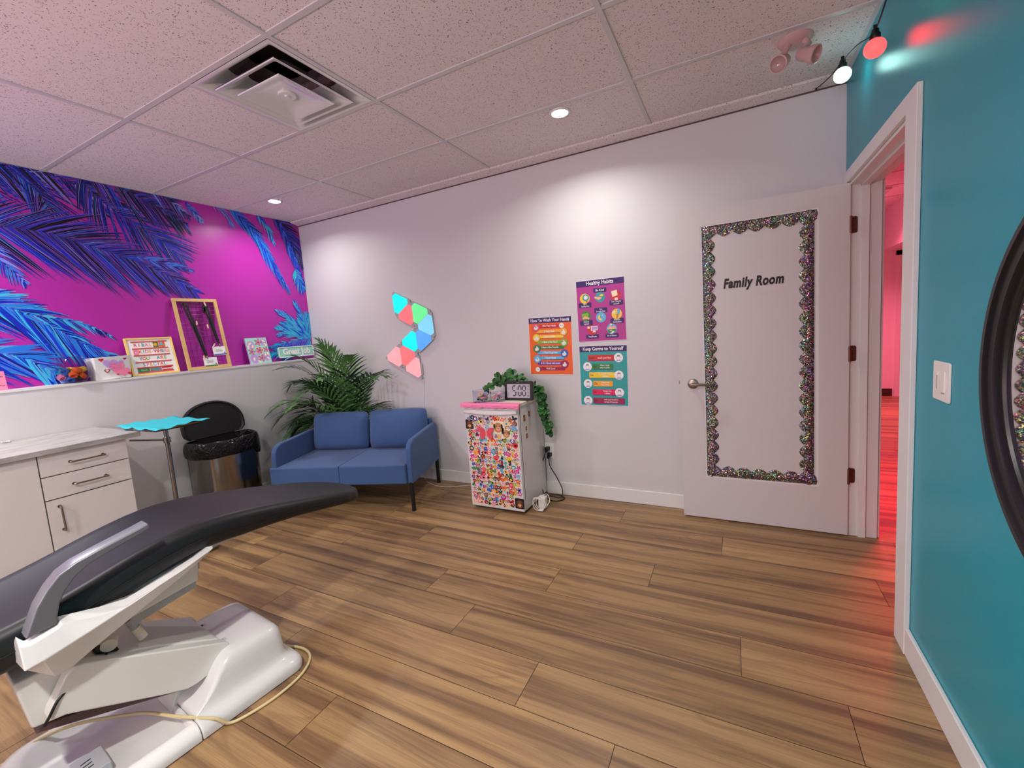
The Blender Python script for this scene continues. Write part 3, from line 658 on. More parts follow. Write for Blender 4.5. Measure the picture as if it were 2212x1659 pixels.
# hands poster
th = start(2.789, 1.2195, -1.2, 'p_orange', 'How To Wash Your Hands', 'orange poster headed How To Wash Your Hands, left of the other two', .034)
rows = [('p_red', 'Wet Your Hands', 'p_rose', 0), ('p_amber', '2 Apply Soap', 'p_amber', 1), ('p_yellow', '3 Palm to Palm', 'p_yellow', 0), ('p_lime', '4 Back of the Hand', 'p_lime', 1), ('p_green', '5 Base of the Thumbs', 'p_green', 0), ('p_sky', '6 Wash Fingernails', 'p_blue', 1), ('p_sky', '7 Rinse Hands', 'p_sky', 0), ('p_violet', '8 Dry Hands with towel', 'p_maroon', 1), ('p_maroon', 'Well Done!', 'p_white', 0)]
for i, (k, tx, ck, side) in enumerate(rows):
    v = .160-i*.0425; m = MB(); ban(m, -.115, v-.0125, .115, v+.0125, .008, k, W1)
    m.text(tx, LF, -.005, v, .0205, W1+.0002, 'p_white', sx=.8, bold=.0003)
    build('banner', m, parent=th, recalc=False)
    cu = (.115 if side else -.118); m = MB()
    if 0 < i < 9 or i == 0:
        R_ = .031 if i < 8 else .02
        m.flat(circle(R_+.0015, 24, cu+.001, v-.008-.001), LF, W1+.0003, 'p_navy'); m.flat(circle(R_, 24, cu, v-.008), LF, W1+.0004, ck)
        if i < 8:
            m.flat([(cu+p*.02, v-.008+q*.02) for p, q in ((-.9, -.7), (-.3, -1), (.5, -.9), (.95, -.2), (.5, .4), (.1, .9), (-.3, .8), (-.2, .2), (-.8, .1))], LF, W1+.0006, 'p_paper')
            if i in (0, 6): m.flat(circle(.006, 10, cu, v-.006, 1, 1.5), LF, W1+.0007, 'p_sky')
    build('picture', m, parent=th, recalc=False)
m = MB(); m.flat(circle(.02, 20, .10, .158), LF, W1+.0004, 'p_white'); m.text('Start', LF, .10, .158, .012, W1+.0006, 'p_ink'); build('picture', m, parent=th, recalc=False)
m = MB(); m.text('Finish', LF, -.118, -.188, .011, W1+.0006, 'p_ink'); build('picture', m, parent=th, recalc=False)
# healthy habits poster
th = start(3.2095, 1.4665, .0, 'p_poster_purple', 'Healthy Habits', 'purple poster headed Healthy Habits, upper right of the three', .040)
items = [(0, .148, 'Be Kind', 1, 'p_teal', 'hand'), (-.118, .096, 'Eat a\nHealthy Diet', 0, 'p_yellow', 'plate'), (.118, .096, 'Take Time for\nyourself', 0, 'p_red', 'book'), (0, .0, 'Get\nEnough Sleep', 1, 'p_sky', 'moon'),
         (-.115, -.036, 'Exercise\nregularly', 0, 'p_green', 'shoe'), (.118, -.036, 'Embrace\nConnections', 0, 'p_yellow', 'phone'), (-.072, -.142, 'Take Breaks', 0, 'p_red', 'desk'), (.076, -.142, 'Be in Nature', 0, 'p_sky', 'hill')]
for (u, v, tx, top, ck, ic) in items:
    two = '\n' in tx; bh = .038 if two else .032; bv = v if top else v-.05; cv = v-.052 if top else v; m = MB()
    ban(m, u-.05, bv-bh/2, u+.05, bv+bh/2, .008, 'p_navy', W1, None)
    if two:
        a_, b_ = tx.split('\n'); m.text(a_, LF, u, bv+.008, .0155, W1+.0003, 'p_white', sx=.8, bold=.0002); m.text(b_, LF, u, bv-.008, .0155, W1+.0003, 'p_white', sx=.8, bold=.0002)
    else: m.text(tx, LF, u, bv, .024 if top else .0155, W1+.0003, 'p_white', sx=.85, bold=.0003)
    build('caption', m, parent=th, recalc=False); m = MB()
    m.flat(circle(.038, 26, u, cv), LF, W1+.0004, ck)
    q = W1+.0006
    def pl(pts, k, dq=0): m.flat([(u+x*.038, cv+y*.038) for x, y in pts], LF, q+dq, k)
    if ic == 'hand': pl([(-1.2, .2), (-.4, .1), (.3, .0), (.25, -.25), (-.3, -.5), (-1.1, -.15)], 'p_peach'); pl([(-.2, .35), (.3, .6), (.7, .4), (.8, .15), (.2, .2)], 'p_yellow'); pl([(.55, .2), (.85, .4), (.7, 0)], 'p_green', .0001)
    if ic == 'plate': pl(circle(.68, 20, .2, .15), 'p_teal'); pl(circle(.42, 18, .2, .2), 'p_paper', .0001); pl(circle(.16, 10, .4, -.65), 'p_red', .0002)
    if ic == 'book': pl([(-.9, .9), (.2, 1.1), (.35, .1), (-.7, -.2)], 'p_cream_p'); pl([(-.3, -.4), (.35, -.35), (.3, -.85), (-.25, -.85)], 'p_paper', .0001); pl([(.5, -.1), (1.1, .2), (1.1, .1), (.5, -.2)], 'p_orange', .0001)
    if ic == 'moon': pl([(-.1, .6), (-.5, .3), (-.65, -.1), (-.4, -.5), (0, -.65), (.4, -.45), (.0, -.35), (-.2, -.05), (-.2, .3)], 'p_yellow'); pl(circle(.12, 8, .3, .4), 'p_cream_p'); pl(circle(.08, 8, .5, 0), 'p_cream_p')
    if ic == 'shoe': pl([(-.9, .4), (.3, .7), (.6, .3), (.4, -.2), (-.8, -.1)], 'p_lime'); pl([(-.8, -.3), (-.2, .0), (.7, -.35), (.6, -.6), (-.7, -.6)], 'p_peach', .0001)
    if ic == 'phone': pl([(.1, .9), (.65, .9), (.6, -.1), (.1, -.1)], 'p_sky'); pl([(-.1, .0), (.5, .1), (.1, -.95), (-.15, -.9)], 'p_tan', .0001); pl(circle(.26, 12, -.5, .35), 'p_paper')
    if ic == 'desk': pl([(-.3, .8), (1.1, .75), (1.1, -.1), (-.3, -.15)], 'p_paper'); pl([(-.15, .65), (.95, .6), (.95, .05), (-.15, .0)], 'p_lilac', .0001); pl([(.2, -.15), (.6, -.15), (.8, -.5), (0, -.5)], 'p_paper'); pl(circle(.26, 12, -.75, .5), 'p_cream_p')
    if ic == 'hill': pl([(-.9, .0), (-.3, .65), (.1, .3), (.5, .6), (.9, .0), (.6, -.7), (-.6, -.7)], 'p_peach'); pl([(-.95, -.1), (0, -.1), (.95, -.05), (.6, -.75), (-.6, -.75)], 'p_green', .0001); pl([(.1, -.15), (-.2, -.35), (.6, -.5), (0, -.95), (-.4, -.9), (.2, -.55), (-.5, -.35)], 'p_white', .0002); pl(circle(.2, 10, -.1, .85), 'p_cream_p', .0001)
    build('picture', m, parent=th, recalc=False)
# germs poster
th = start(3.205, .975, -.9, 'p_teal', 'Keep Germs to Yourself', 'teal poster headed Keep Germs to Yourself, lowest of the three', .036)
rows = [(-.115, .085, 'p_red', "Don't", 'touch your face', None, .118), (-.085, .075, 'p_green', 'Do', 'Wear a mask', 'when in public', -.122), (-.11, .105, 'p_yellow', 'Do', 'be mindful of your', 'distance', .118), (-.08, .07, 'p_amber', 'Do', 'Sneeze into', 'your elbow', -.122),
        (-.09, .105, 'p_hot', 'Do', 'Sneeze into', 'a tissue', .118), (-.085, .155, 'p_maroon', 'Do', 'wash your hands for', 'at least 20 seconds', -.126)]
for i, (u0, u1, k, a_, b_, c_, cu) in enumerate(rows):
    v = .136-i*.0655; m = MB(); ban(m, u0, v-.0215, u1, v+.0215, .007, k, W1)
    m.text(a_, LF, u0+.008, v, .024, W1+.0003, 'p_ink', align='LEFT', sx=.8, bold=.0003); um = (u0+u1)/2+.018
    if c_: m.text(b_, LF, um, v+.009, .0165, W1+.0003, 'p_white', sx=.8, bold=.0002); m.text(c_, LF, um, v-.009, .0165, W1+.0003, 'p_white', sx=.8, bold=.0002)
    else: m.text(b_, LF, um+.008, v, .020, W1+.0003, 'p_white', sx=.8, bold=.0002)
    build('banner', m, parent=th, recalc=False); m = MB()
    m.flat(circle(.034, 26, cu, v), LF, W1+.0004, 'p_white')
    # small line drawing of a face
    for ring, ry in ((.014, .018),): 
        o_, n_ = circle(ring, 16, cu, v, 1, 1.2), circle(ring-.0012, 16, cu, v, 1, 1.2)
        for j in range(16): m.flat([o_[j], o_[(j+1) % 16], n_[(j+1) % 16], n_[j]], LF, W1+.0006, 'p_grey')
    m.flat([(cu-.013, v+.008), (cu+.013, v+.008), (cu+.009, v+.018), (cu-.008, v+.019)], LF, W1+.0007, 'p_grey')
    m.flat([(cu-.020, v-.026), (cu+.02, v-.026), (cu+.014, v-.018), (cu-.014, v-.018)], LF, W1+.0006, 'p_lilac')
    build('picture', m, parent=th, recalc=False)

# ------------------------------------------------------------------ outlet, cords
m = MB().prism(rrect(.118, .122, .006, 4, 2.705, .362), BACK, 0, .005, 'plastic_white')
ol = build('wall_outlet', m, bevel=.002, label='white double wall outlet plate behind the small fridge', cat='wall outlet')
for u in (2.682, 2.728): build('socket', MB().prism(rrect(.033, .066, .008, 4, u, .362), BACK, .005, .0075, 'plastic_white'), parent=ol)
for (z, pts, lab) in ((.385, [(2.716, -.045, .375), (2.69, -.07, .30), (2.66, -.10, .20), (2.685, -.115, .08), (2.735, -.14, .012), (2.82, -.17, .008), (2.87, -.10, .008), (2.80, -.05, .010), (2.72, -.08, .012)], 'black power cord from the upper socket, looping down to the floor'),
                      (.335, [(2.730, -.045, .325), (2.745, -.06, .25), (2.80, -.065, .16), (2.845, -.075, .07), (2.84, -.10, .014), (2.76, -.12, .022), (2.71, -.16, .022), (2.70, -.22, .02)], 'black power cord from the lower socket, bulging out to the right')):
    cd = build('black_cable', MB().tube(smoothpts(pts, 8), .0042, 'cord_black', 8), smooth=True, label=lab, cat='cable', group='black cords at the outlet')
    x, y, _ = pts[0]
    build('plug', MB().box((x-.016, -.05, z-.015), (x+.016, -.006, z+.013), 'cord_black').box((x-.010, -.062, z-.026), (x+.010, -.042, z-.004), 'cord_black'), parent=cd, bevel=.003)
t = thing('power_adapter', (2.775, -.33, 0), 'white power adapter with coiled white cable on the floor beside the fridge', 'power adapter')
build('brick', MB().box((2.745, -.335, .012), (2.805, -.285, .098), 'plastic_white'), parent=t, bevel=.006)
lp = []
for k in range(46):
    a = 2*PI*k/15; lp.append((2.752+.045*math.cos(a)+.006*math.sin(k*.9)+k*.0004, -.37+.02*math.sin(a*.5)+k*.0006, .055+.046*math.sin(a)))
lp += [(2.80, -.36, .02), (2.83, -.31, .06), (2.80, -.27, .10), (2.77, -.29, .10)]
build('cable', MB().tube(smoothpts(lp, 3), .0028, 'cord_white', 6), parent=t, smooth=True)
build('cable_tie', MB().box((2.765, -.375, .006), (2.80, -.35, .022), 'plastic_white'), parent=t, bevel=.003)

# ------------------------------------------------------------------ sofa
SR = math.atan2(.32, .947)
sofa = thing('loveseat', (1.262, -.862, 0), 'blue fabric two-seat sofa with black legs in front of the potted palm', 'sofa', rotz=SR)
hw, dp = .605, .66
def lp_box(x0, x1, y0, y1, z0, z1, key='couch_blue'): return MB().box((x0, y0, z0), (x1, y1, z1), key)
def cushion(name, x0, x1, y0, y1, z0, z1, puff=.03, rnd=.035, tilt=0, key='couch_blue', wr=0, lab=None):
    bm = bmesh.new(); nx, nz = 14, 10; m = MB(); cx, cz = (x0+x1)/2, (z0+z1)/2; W_, Hh_ = (x1-x0)/2, (z1-z0)/2; th = (y1-y0)/2
    rows = []
    for sgn in (-1, 1):
        g_ = []
        for j in range(nz+1):
            for i in range(nx+1):
                u, v = i/nx*2-1, j/nz*2-1
                k = (1-abs(u)**5)*(1-abs(v)**5); k = max(k, 0)**.5
                ru = u*(1-.045*abs(v)**6); rv = v*(1-.06*abs(u)**6)
                y = sgn*(th*k+puff*(1-u*u)*(1-v*v))
                if wr: y += wr*.6*math.sin(u*9+v*3)*abs(v)**2*k+wr*math.sin(v*14+u*5)*abs(u)**4*k
                p = Vector((cx+W_*ru, (y0+y1)/2+y, cz+Hh_*rv)); p.y += tilt*(p.z-z0)
                g_.append(p)
        rows.append(g_)
    n = (nx+1)*(nz+1); fs = []
    for s_ in (0, 1):
        for j in range(nz):
            for i in range(nx):
                a = s_*n+j*(nx+1)+i; q = (a, a+1, a+nx+2, a+nx+1); fs.append(q if s_ == 0 else q[::-1])
    edge = [j for j in range(nx+1)]+[j*(nx+1)+nx for j in range(1, nz+1)]+[nz*(nx+1)+i for i in range(nx-1, -1, -1)]+[j*(nx+1) for j in range(nz-1, 0, -1)]
    for i in range(len(edge)):
        a, b_ = edge[i], edge[(i+1) % len(edge)]; fs.append((b_, a, n+a, n+b_))
    m.add(rows[0]+rows[1], fs, key)
    return build(name, m, parent=sofa, smooth=True, sub=1, angle=180, label=lab)
s_ = build('seat', MB().add([(x, y, z) for z in (.228, .384) for x, y in ((-hw-.004, -.022), (hw-.048, -.012), (hw-.048, dp-.10), (-hw+.047, dp-.10), (-hw+.047, .004), (-hw-.004, .004))], [(0, 5, 4, 3, 2, 1), (6, 7, 8, 9, 10, 11)]+[(i, (i+1) % 6, 6+(i+1) % 6, 6+i) for i in range(6)], 'couch_blue'), parent=sofa, bevel=.014, seg=3)
build('seam', MB().box((-.0018, -.0182, .24), (.0018, dp-.2, .3848), 'couch_seam'), parent=s_)
arm_prof = [(0.006, .225), (.006, .42), (.012, .50), (.045, .545), (.10, .562), (.60, .578), (dp-.02, .575), (dp, .55), (dp, .225)]
for sx, nm in ((-1, 'l'), (1, 'r')):
    x0, x1 = (sx*hw, sx*(hw-.045))
    m = MB().loft([[(x0, y, z) for y, z in arm_prof], [(x1, y, z) for y, z in arm_prof]], 'couch_blue')
    build('armrest', m, parent=sofa, bevel=.012, seg=3)
build('back_panel', MB().box((-hw+.03, dp-.075, .225), (hw-.03, dp-.01, .62), 'couch_blue'), parent=sofa, bevel=.02, seg=3)
cushion('back_cushion', -hw+.052, .004, dp-.225, dp-.085, .378, .722, .034, tilt=.17, wr=.018)
cushion('back_cushion', .006, hw-.040, dp-.225, dp-.085, .378, .730, .036, tilt=.17, wr=.02)
for sx in (-1, 1):
    for y in (.022, dp-.022):
        build('leg', MB().tube([(sx*(hw-.022), y, 0), (sx*(hw-.022), y, .24)], .0165, 'black_matte', 20), parent=sofa, smooth=True)

# ------------------------------------------------------------------ potted palm
px_, py_ = .62, -.14
palm = thing('potted_palm', (px_, py_, 0), 'tall potted palm with arching dark green fronds in the corner behind the sofa', 'plant')
build('pot', MB().lathe([(0, 0), (.095, 0), (.10, .01), (.118, .24), (.122, .26), (.112, .26), (.108, .235)], 'pot_gray', (px_, py_, 0), n=32), parent=palm, smooth=True)
build('soil', MB().lathe([(0, .235), (.109, .235)], 'soil', (px_, py_, 0), n=32), parent=palm)
random.seed(21)
def keep(q):
    q.y = min(q.y, -.02); q.x = max(q.x, .16)
    if q.z < .80:
        v = Vector((q.x, q.y, 0))-(Vector((1.262, -.862, 0))+Vector((-.32, .947, 0))*.70)
        dd = v.dot(Vector((-.32, .947, 0))); along = v.dot(Vector((.947, .32, 0)))
        if dd < 0 and along > -.68: q.x += .32*dd; q.y -= .947*dd
        q.x = max(q.x, .16); q.y = min(q.y, -.02)
def palm_frond(base, az, L, lift, droop, key, seed):
    rnd = random.Random(seed); n = 26; pts = []; d = Vector((math.cos(az)*math.cos(lift), math.sin(az)*math.cos(lift), math.sin(lift))); p = Vector(base)
    for i in range(n+1):
        pts.append(p.copy()); p = p+d*L/n
        d.z -= droop/n*(.3+1.6*i/n); d.normalize()
    for q in pts: keep(q)
    m = MB().tube(pts, [lerp(.005, .0012, i/n) for i in range(n+1)], 'stem', 5)
    s0 = 9
    for i in range(s0, n+1):
        t = (i-s0)/(n-s0); tg = (pts[min(i+1, n)]-pts[max(i-1, 0)]).normalized(); side = tg.cross(Vector((0, 0, 1)))
        if side.length < .05: side = Vector((1, 0, 0))
        side.normalize(); upv = side.cross(tg)
        for rep in (0,):
            for sg in (-1, 1):
                ll = (.06+.19*math.sin(PI*min(1, .18+t*.78)))*rnd.uniform(.85, 1.12); an = lerp(1.1, .35, t)
                dr = (tg*math.cos(an)+side*sg*math.sin(an)+upv*.15).normalized(); q = pts[i]+(pts[min(i+1, n)]-pts[i])*rep
                wv = rnd.uniform(.009, .0125); k = 4; Lf = []; dd = dr.copy()
                for j in range(k+1):
                    wj = wv*[.4, 1, .95, .6, .04][j]; wd_ = dd.cross(upv)
                    wd_ = wd_.normalized() if wd_.length > .01 else side
                    qq = q.copy(); qq.y = min(qq.y, -.012); qq.x = max(qq.x, .147)
                    Lf += [qq+wd_*wj, qq-Vector((0, 0, wj*.3)), qq-wd_*wj]; q = q+dd*ll/k; dd.z -= .16; dd.normalize()
                fs = []
                for j in range(k): a = j*3; fs += [(a, a+1, a+4, a+3), (a+1, a+2, a+5, a+4)]
                for v_i in range(len(Lf)):
                    keep(Lf[v_i])
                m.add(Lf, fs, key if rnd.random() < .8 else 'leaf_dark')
    build('frond', m, parent=palm, smooth=True, angle=180, recalc=False)
SL = Vector((.947, .32, 0)); SN = Vector((-.32, .947, 0)); SB = Vector((1.262, -.862, 0))+SN*(.66+.02)
spec = []
rp = random.Random(4)
for i in range(32):
    tier = i/31; az = rp.uniform(-185, 10) if i % 4 else rp.uniform(-130, -50)
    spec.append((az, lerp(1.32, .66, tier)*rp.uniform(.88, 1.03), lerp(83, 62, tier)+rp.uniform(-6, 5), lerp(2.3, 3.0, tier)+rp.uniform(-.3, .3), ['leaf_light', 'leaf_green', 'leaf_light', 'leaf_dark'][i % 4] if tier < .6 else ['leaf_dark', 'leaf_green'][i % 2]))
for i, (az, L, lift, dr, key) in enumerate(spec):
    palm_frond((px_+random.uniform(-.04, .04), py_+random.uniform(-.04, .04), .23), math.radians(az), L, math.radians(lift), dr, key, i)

# ------------------------------------------------------------------ small fridge with stickers
fx0, fx1, fy0, fy1, fz = 2.232, 2.690, -.462, -.025, .822
FR = frame((0, fy0, 0), (1, 0, 0), (0, 0, 1), (0, -1, 0))
fridge = thing('mini_fridge', ((fx0+fx1)/2, (fy0+fy1)/2, 0), 'small white fridge, its door covered in colourful stickers', 'fridge')
build('cabinet', MB().box((fx0, fy0+.045, .02), (fx1, fy1, fz-.01), 'fridge_white'), parent=fridge, bevel=.006)
build('kick_plate', MB().box((fx0+.01, fy0+.03, .004), (fx1-.01, fy1-.02, .03), 'fridge_gap'), parent=fridge)
fd = build('door', MB().box((fx0, fy0, .022), (fx1, fy0+.038, fz-.02), 'fridge_white'), parent=fridge, bevel=.008, seg=3)
hd = MB(); n = 20; lo = []
for i in range(n+1):
    u = i/n; x = lerp(fx0+.004, fx1-.004, u); b_ = 4*u*(1-u)
    lo.append([(x, fy0-.002, .790), (x, fy0-.014-.006*b_, .786), (x, fy0-.016-.008*b_, lerp(.768, .757, b_)), (x, fy0-.010-.006*b_, lerp(.760, .748, b_)), (x, fy0+.001, lerp(.762, .752, b_))])
hd.loft(lo, 'fridge_white')
build('handle_grip', hd, parent=fd, smooth=True)
build('emblem', MB().text('Danby', FR, 2.455, .775, .014, .020, 'p_grey', sx=1.0, shear=.3), parent=fd, recalc=False)
build('gasket', MB().box((fx0+.012, fy0+.036, .03), (fx1-.004, fy0+.047, fz-.028), 'fridge_gap'), parent=fridge)
build('top_panel', MB().box((fx0-.004, fy0-.004, fz-.016), (fx1+.006, fy1, fz+.010), 'cream'), parent=fridge, bevel=.004)
# pink cloth strip along the top front edge
m = MB(); lo = []
for i in range(31):
    u = i/30; x = lerp(fx0-.022, fx1+.022, u); wv = .0035*math.sin(i*1.7)+.002*math.sin(i*.6)
    lo.append([(x, fy0+.05+wv, fz+.0125), (x, fy0-.012, fz+.014+wv*.4), (x, fy0-.020+wv*.4, fz+.004), (x, fy0-.018, fz-.018+wv), (x, fy0-.010, fz-.018+wv), (x, fy0-.008, fz+.004), (x, fy0+.0, fz+.0112)])
m.loft(lo, 'pink_cloth'); build('pink_cloth_strip', m, smooth=True, label='pink folded cloth strip over the fridge top front edge', cat='cloth')
# stickers
def sh_circle(r): return circle(r, 16)
def sh_flower(r, p=5): return [(r*(.72+.28*math.cos(p*a))*math.cos(a), r*(.72+.28*math.cos(p*a))*math.sin(a)) for a in [2*PI*k/30 for k in range(30)]]
def sh_heart(r): return [(r*.062*16*math.sin(a)**3, r*.062*(13*math.cos(a)-5*math.cos(2*a)-2*math.cos(3*a)-math.cos(4*a))) for a in [2*PI*k/24 for k in range(24)]]
def sh_star(r): return [((r if k % 2 == 0 else r*.5)*math.cos(PI/2+PI*k/5), (r if k % 2 == 0 else r*.5)*math.sin(PI/2+PI*k/5)) for k in range(10)]
def sh_rect(r): return rrect(r*1.9, r*1.3, r*.3, 3)
def sh_tall(r): return rrect(r*1.1, r*1.9, r*.3, 3)
def sh_tri(r): return [(0, -r), (r*.85, r*.7), (-r*.85, r*.7)]
def sh_bfly(r): return [(0, .15*r), (.35*r, .75*r), (1.05*r, .8*r), (.9*r, .1*r), (.55*r, -.05*r), (.75*r, -.6*r), (.35*r, -.8*r), (0, -.2*r), (-.35*r, -.8*r), (-.75*r, -.6*r), (-.55*r, -.05*r), (-.9*r, .1*r), (-1.05*r, .8*r), (-.35*r, .75*r)]
def sh_blob(r):
    a0 = random.random()*6; return [(r*(.8+.18*math.sin(3*a+a0)+.1*math.sin(5*a))*math.cos(a), r*(.8+.18*math.sin(3*a+a0)+.1*math.sin(5*a))*math.sin(a)) for a in [2*PI*k/20 for k in range(20)]]
def sh_rain(r): return [(r*math.cos(PI*k/10), r*math.sin(PI*k/10)-r*.4) for k in range(11)]+[(-r*.35, -r*.4), (r*.35, -r*.4)][::1]
SH = [sh_circle, sh_flower, sh_heart, sh_star, sh_rect, sh_tall, sh_tri, sh_bfly, sh_blob, sh_blob, sh_rain, sh_flower, sh_rect, sh_blob]
SK = ['p_red', 'p_orange', 'p_amber', 'p_yellow', 'p_lime', 'p_green', 'p_teal', 'p_sky', 'p_blue', 'p_violet', 'p_magenta', 'p_pink', 'p_rose', 'p_peach', 'p_brown', 'p_dark', 'p_black', 'p_maroon', 'p_tan', 'p_hot', 'p_dark', 'p_brown', 'p_red']
SKL = ['p_white', 'p_yellow', 'p_pink', 'p_sky', 'p_lime', 'p_cream_p', 'p_peach', 'p_dark', 'p_orange', 'p_rose', 'p_tan', 'p_mintp', 'p_black']
random.seed(5)
def sticker(m, fr_, u, v, r, w, fn=None, k1=None):
    fn = fn or random.choice(SH); a = random.uniform(-.6, .6); ca, sa = math.cos(a), math.sin(a); base = fn(r); base.reverse() if False else None
    def T_(pts, s=1, dx=0, dy=0): return [(u+(x*s+dx)*ca-(y*s+dy)*sa, v+(x*s+dx)*sa+(y*s+dy)*ca) for x, y in pts]
    m.flat(T_(base, 1.13), fr_, w, 'p_white'); k1 = k1 or random.choice(SK); m.flat(T_(base), fr_, w+.00007, k1)
    k2 = random.choice([k for k in SKL if k != k1]); ty = random.randrange(5)
    if fn in (sh_flower,): m.flat(T_(circle(r*.3, 10)), fr_, w+.00014, k2)
    elif fn is sh_bfly: m.flat(T_(base, .6), fr_, w+.00014, k2); m.flat(T_([(-.05*r, .5*r), (.05*r, .5*r), (.05*r, -.5*r), (-.05*r, -.5*r)]), fr_, w+.0002, 'p_black')
    elif fn is sh_rain:
        for q, kk in ((.82, 'p_orange'), (.64, 'p_yellow'), (.46, 'p_sky')): m.flat(T_(base, q, 0, -r*.4*(1-q)), fr_, w+.00014+.00006*(1-q)*5, kk)
    elif ty == 0: m.flat(T_(circle(r*.42, 10, 0, r*.1)), fr_, w+.00014, k2); m.flat(T_(circle(r*.16, 8, r*.12, r*.15)), fr_, w+.0002, 'p_black')
    elif ty == 1: m.flat(T_([(-r*.6, -.1*r), (r*.6, -.1*r), (r*.5, .18*r), (-r*.5, .18*r)]), fr_, w+.00014, k2); m.flat(T_([(-r*.4, -.4*r), (r*.4, -.4*r), (r*.4, -.25*r), (-r*.4, -.25*r)]), fr_, w+.00014, 'p_white')
    elif ty == 2: m.flat(T_(base, .58), fr_, w+.00014, k2); m.flat(T_(base, .25), fr_, w+.0002, random.choice(SK))
    elif ty == 3:
        for q in range(3): m.flat(T_(circle(r*.17, 8, random.uniform(-.4, .4)*r, random.uniform(-.4, .4)*r)), fr_, w+.00014+.00003*q, random.choice(SKL))
    else: m.flat(T_(circle(r*.5, 10, 0, -.05*r, 1, .7)), fr_, w+.00014, k2); m.flat(T_([(-r*.5, .35*r), (0, .6*r), (r*.5, .35*r)][::-1]), fr_, w+.00014, random.choice(SK))
big = [(2.270, .672, .037, 'dog'), (2.52, .66, .05, 'dogs'), (2.585, .615, .04, 'dogs'), (2.655, .085, .04, 'dog'), (2.635, .41, .022, None), (2.46, .47, .03, None)]
stk = []
nx, nz = 13, 21
for j in range(nz):
    for i in range(nx):
        u = fx0+.018+(fx1-fx0-.036)*(i+.5)/nx+random.uniform(-.007, .007)+(.5 if j % 2 else 0)*.012; v = .042+(.738-.042)*(j+.5)/nz+random.uniform(-.006, .006)
        if u > fx1-.018 or abs(u-2.416) < .06 and abs(v-.61) < .045: continue
        if any(abs(u-a) < r*.95 and abs(v-b_) < r*.95 for a, b_, r, _ in big): continue
        stk.append((random.uniform(.0175, .0245), u, v))
stk.sort(reverse=True)
for (u, v, r, kind_) in big:
    m = MB()
    if kind_:
        m.flat(rrect(r*1.9, r*2.0, r*.2, 3, u, v), FR, .0003, 'p_black' if kind_ == 'dog' else 'p_cream_p'); m.flat(circle(r*.7, 18, u, v-.1*r, 1, 1.1), FR, .0004, 'p_brown' if kind_ == 'dog' else 'p_tan')
        m.flat(circle(r*.32, 12, u, v-.3*r, 1, .9), FR, .0005, 'p_peach'); m.flat(circle(r*.1, 8, u, v-.2*r), FR, .0006, 'p_black')
        for sg in (-1, 1): m.flat(circle(r*.08, 8, u+sg*.28*r, v+.12*r), FR, .0006, 'p_black'); m.flat(circle(r*.26, 10, u+sg*.62*r, v+.1*r, .7, 1.5), FR, .00045, 'p_dark')
    else: sticker(m, FR, u, v, r, .0003, sh_blob)
    build('sticker', m, parent=fd, recalc=False)
for r, u, v in stk[:93]:
    m = MB(); sticker(m, FR, u, v, r, .0003+random.random()*.0001); build('sticker', m, parent=fd, recalc=False)
m = MB()
for r, u, v in stk[93:]: sticker(m, FR, u, v, r, .0003+random.random()*.0001)
build('stickers', m, parent=fd, recalc=False, kind='stuff')
# pink butterfly decoration
m = MB(); bu, bv = 2.416, .612
wing = [(.004, .008), (.022, .036), (.050, .044), (.070, .046), (.064, .014), (.050, .004), (.056, -.022), (.046, -.046), (.024, -.050), (.006, -.016)]
for sg in (-1, 1):
    P_ = [(bu+sg*x, bv+y) for x, y in wing]; m.add([FR(x, y, .002+abs(x-bu)*.22) for x, y in P_], [tuple(range(len(P_)))], 'p_rose')
    for q in range(4): 
        a = math.radians(40-28*q); m.add([FR(bu+sg*.008, bv, .0045), FR(bu+sg*.045*math.cos(a), bv+.045*math.sin(a), .0135), FR(bu+sg*.046*math.cos(a+.05), bv+.046*math.sin(a+.05), .0135)], [(0, 1, 2)], 'p_hot')
m.prism([(bu-.004, bv-.035), (bu+.004, bv-.035), (bu+.005, bv+.02), (bu, bv+.028), (bu-.005, bv+.02)], FR, .002, .006, 'p_peach')
for sg in (-1, 1): m.tube([FR(bu, bv+.024, .004), FR(bu+sg*.008, bv+.042, .006)], .0006, 'p_peach', 5)
build('butterfly_decoration', m, parent=fd, recalc=False, label='pink paper butterfly')
SIDE = frame((fx1, 0, 0), (0, 1, 0), (0, 0, 1), (1, 0, 0))
for (y, z, a_, b_, sh, lab) in ((-.361, .711, .020, .028, 'r', 'small rectangular photo magnet on the fridge side, second from the top'), (-.275, .726, .017, .028, 'e', 'oval photo magnet on the fridge side, topmost and rearmost'), (-.342, .629, .014, .022, 'e', 'oval photo magnet on the fridge side, third down'), (-.338, .570, .018, .022, 'r', 'lowest photo magnet on the fridge side')):
    m = MB(); P_ = circle(1, 20, 0, 0) if sh == 'e' else rrect(2, 2, .3, 3)
    m.prism([(y+p*a_, z+q*b_) for p, q in P_], SIDE, .0002, .002, 'p_cream_p'); m.flat([(y+p*a_*.88, z+q*b_*.88) for p, q in P_], SIDE, .0022, 'p_brown'); m.flat(circle(a_*.45, 12, y, z), SIDE, .0024, 'p_tan'); m.flat(circle(a_*.15, 8, y, z-.1*b_), SIDE, .0026, 'p_dark')
    build('photo_magnet', m, recalc=False, label=lab, cat='magnet', group='photo magnets on the fridge side')
TOPZ = fz+.010
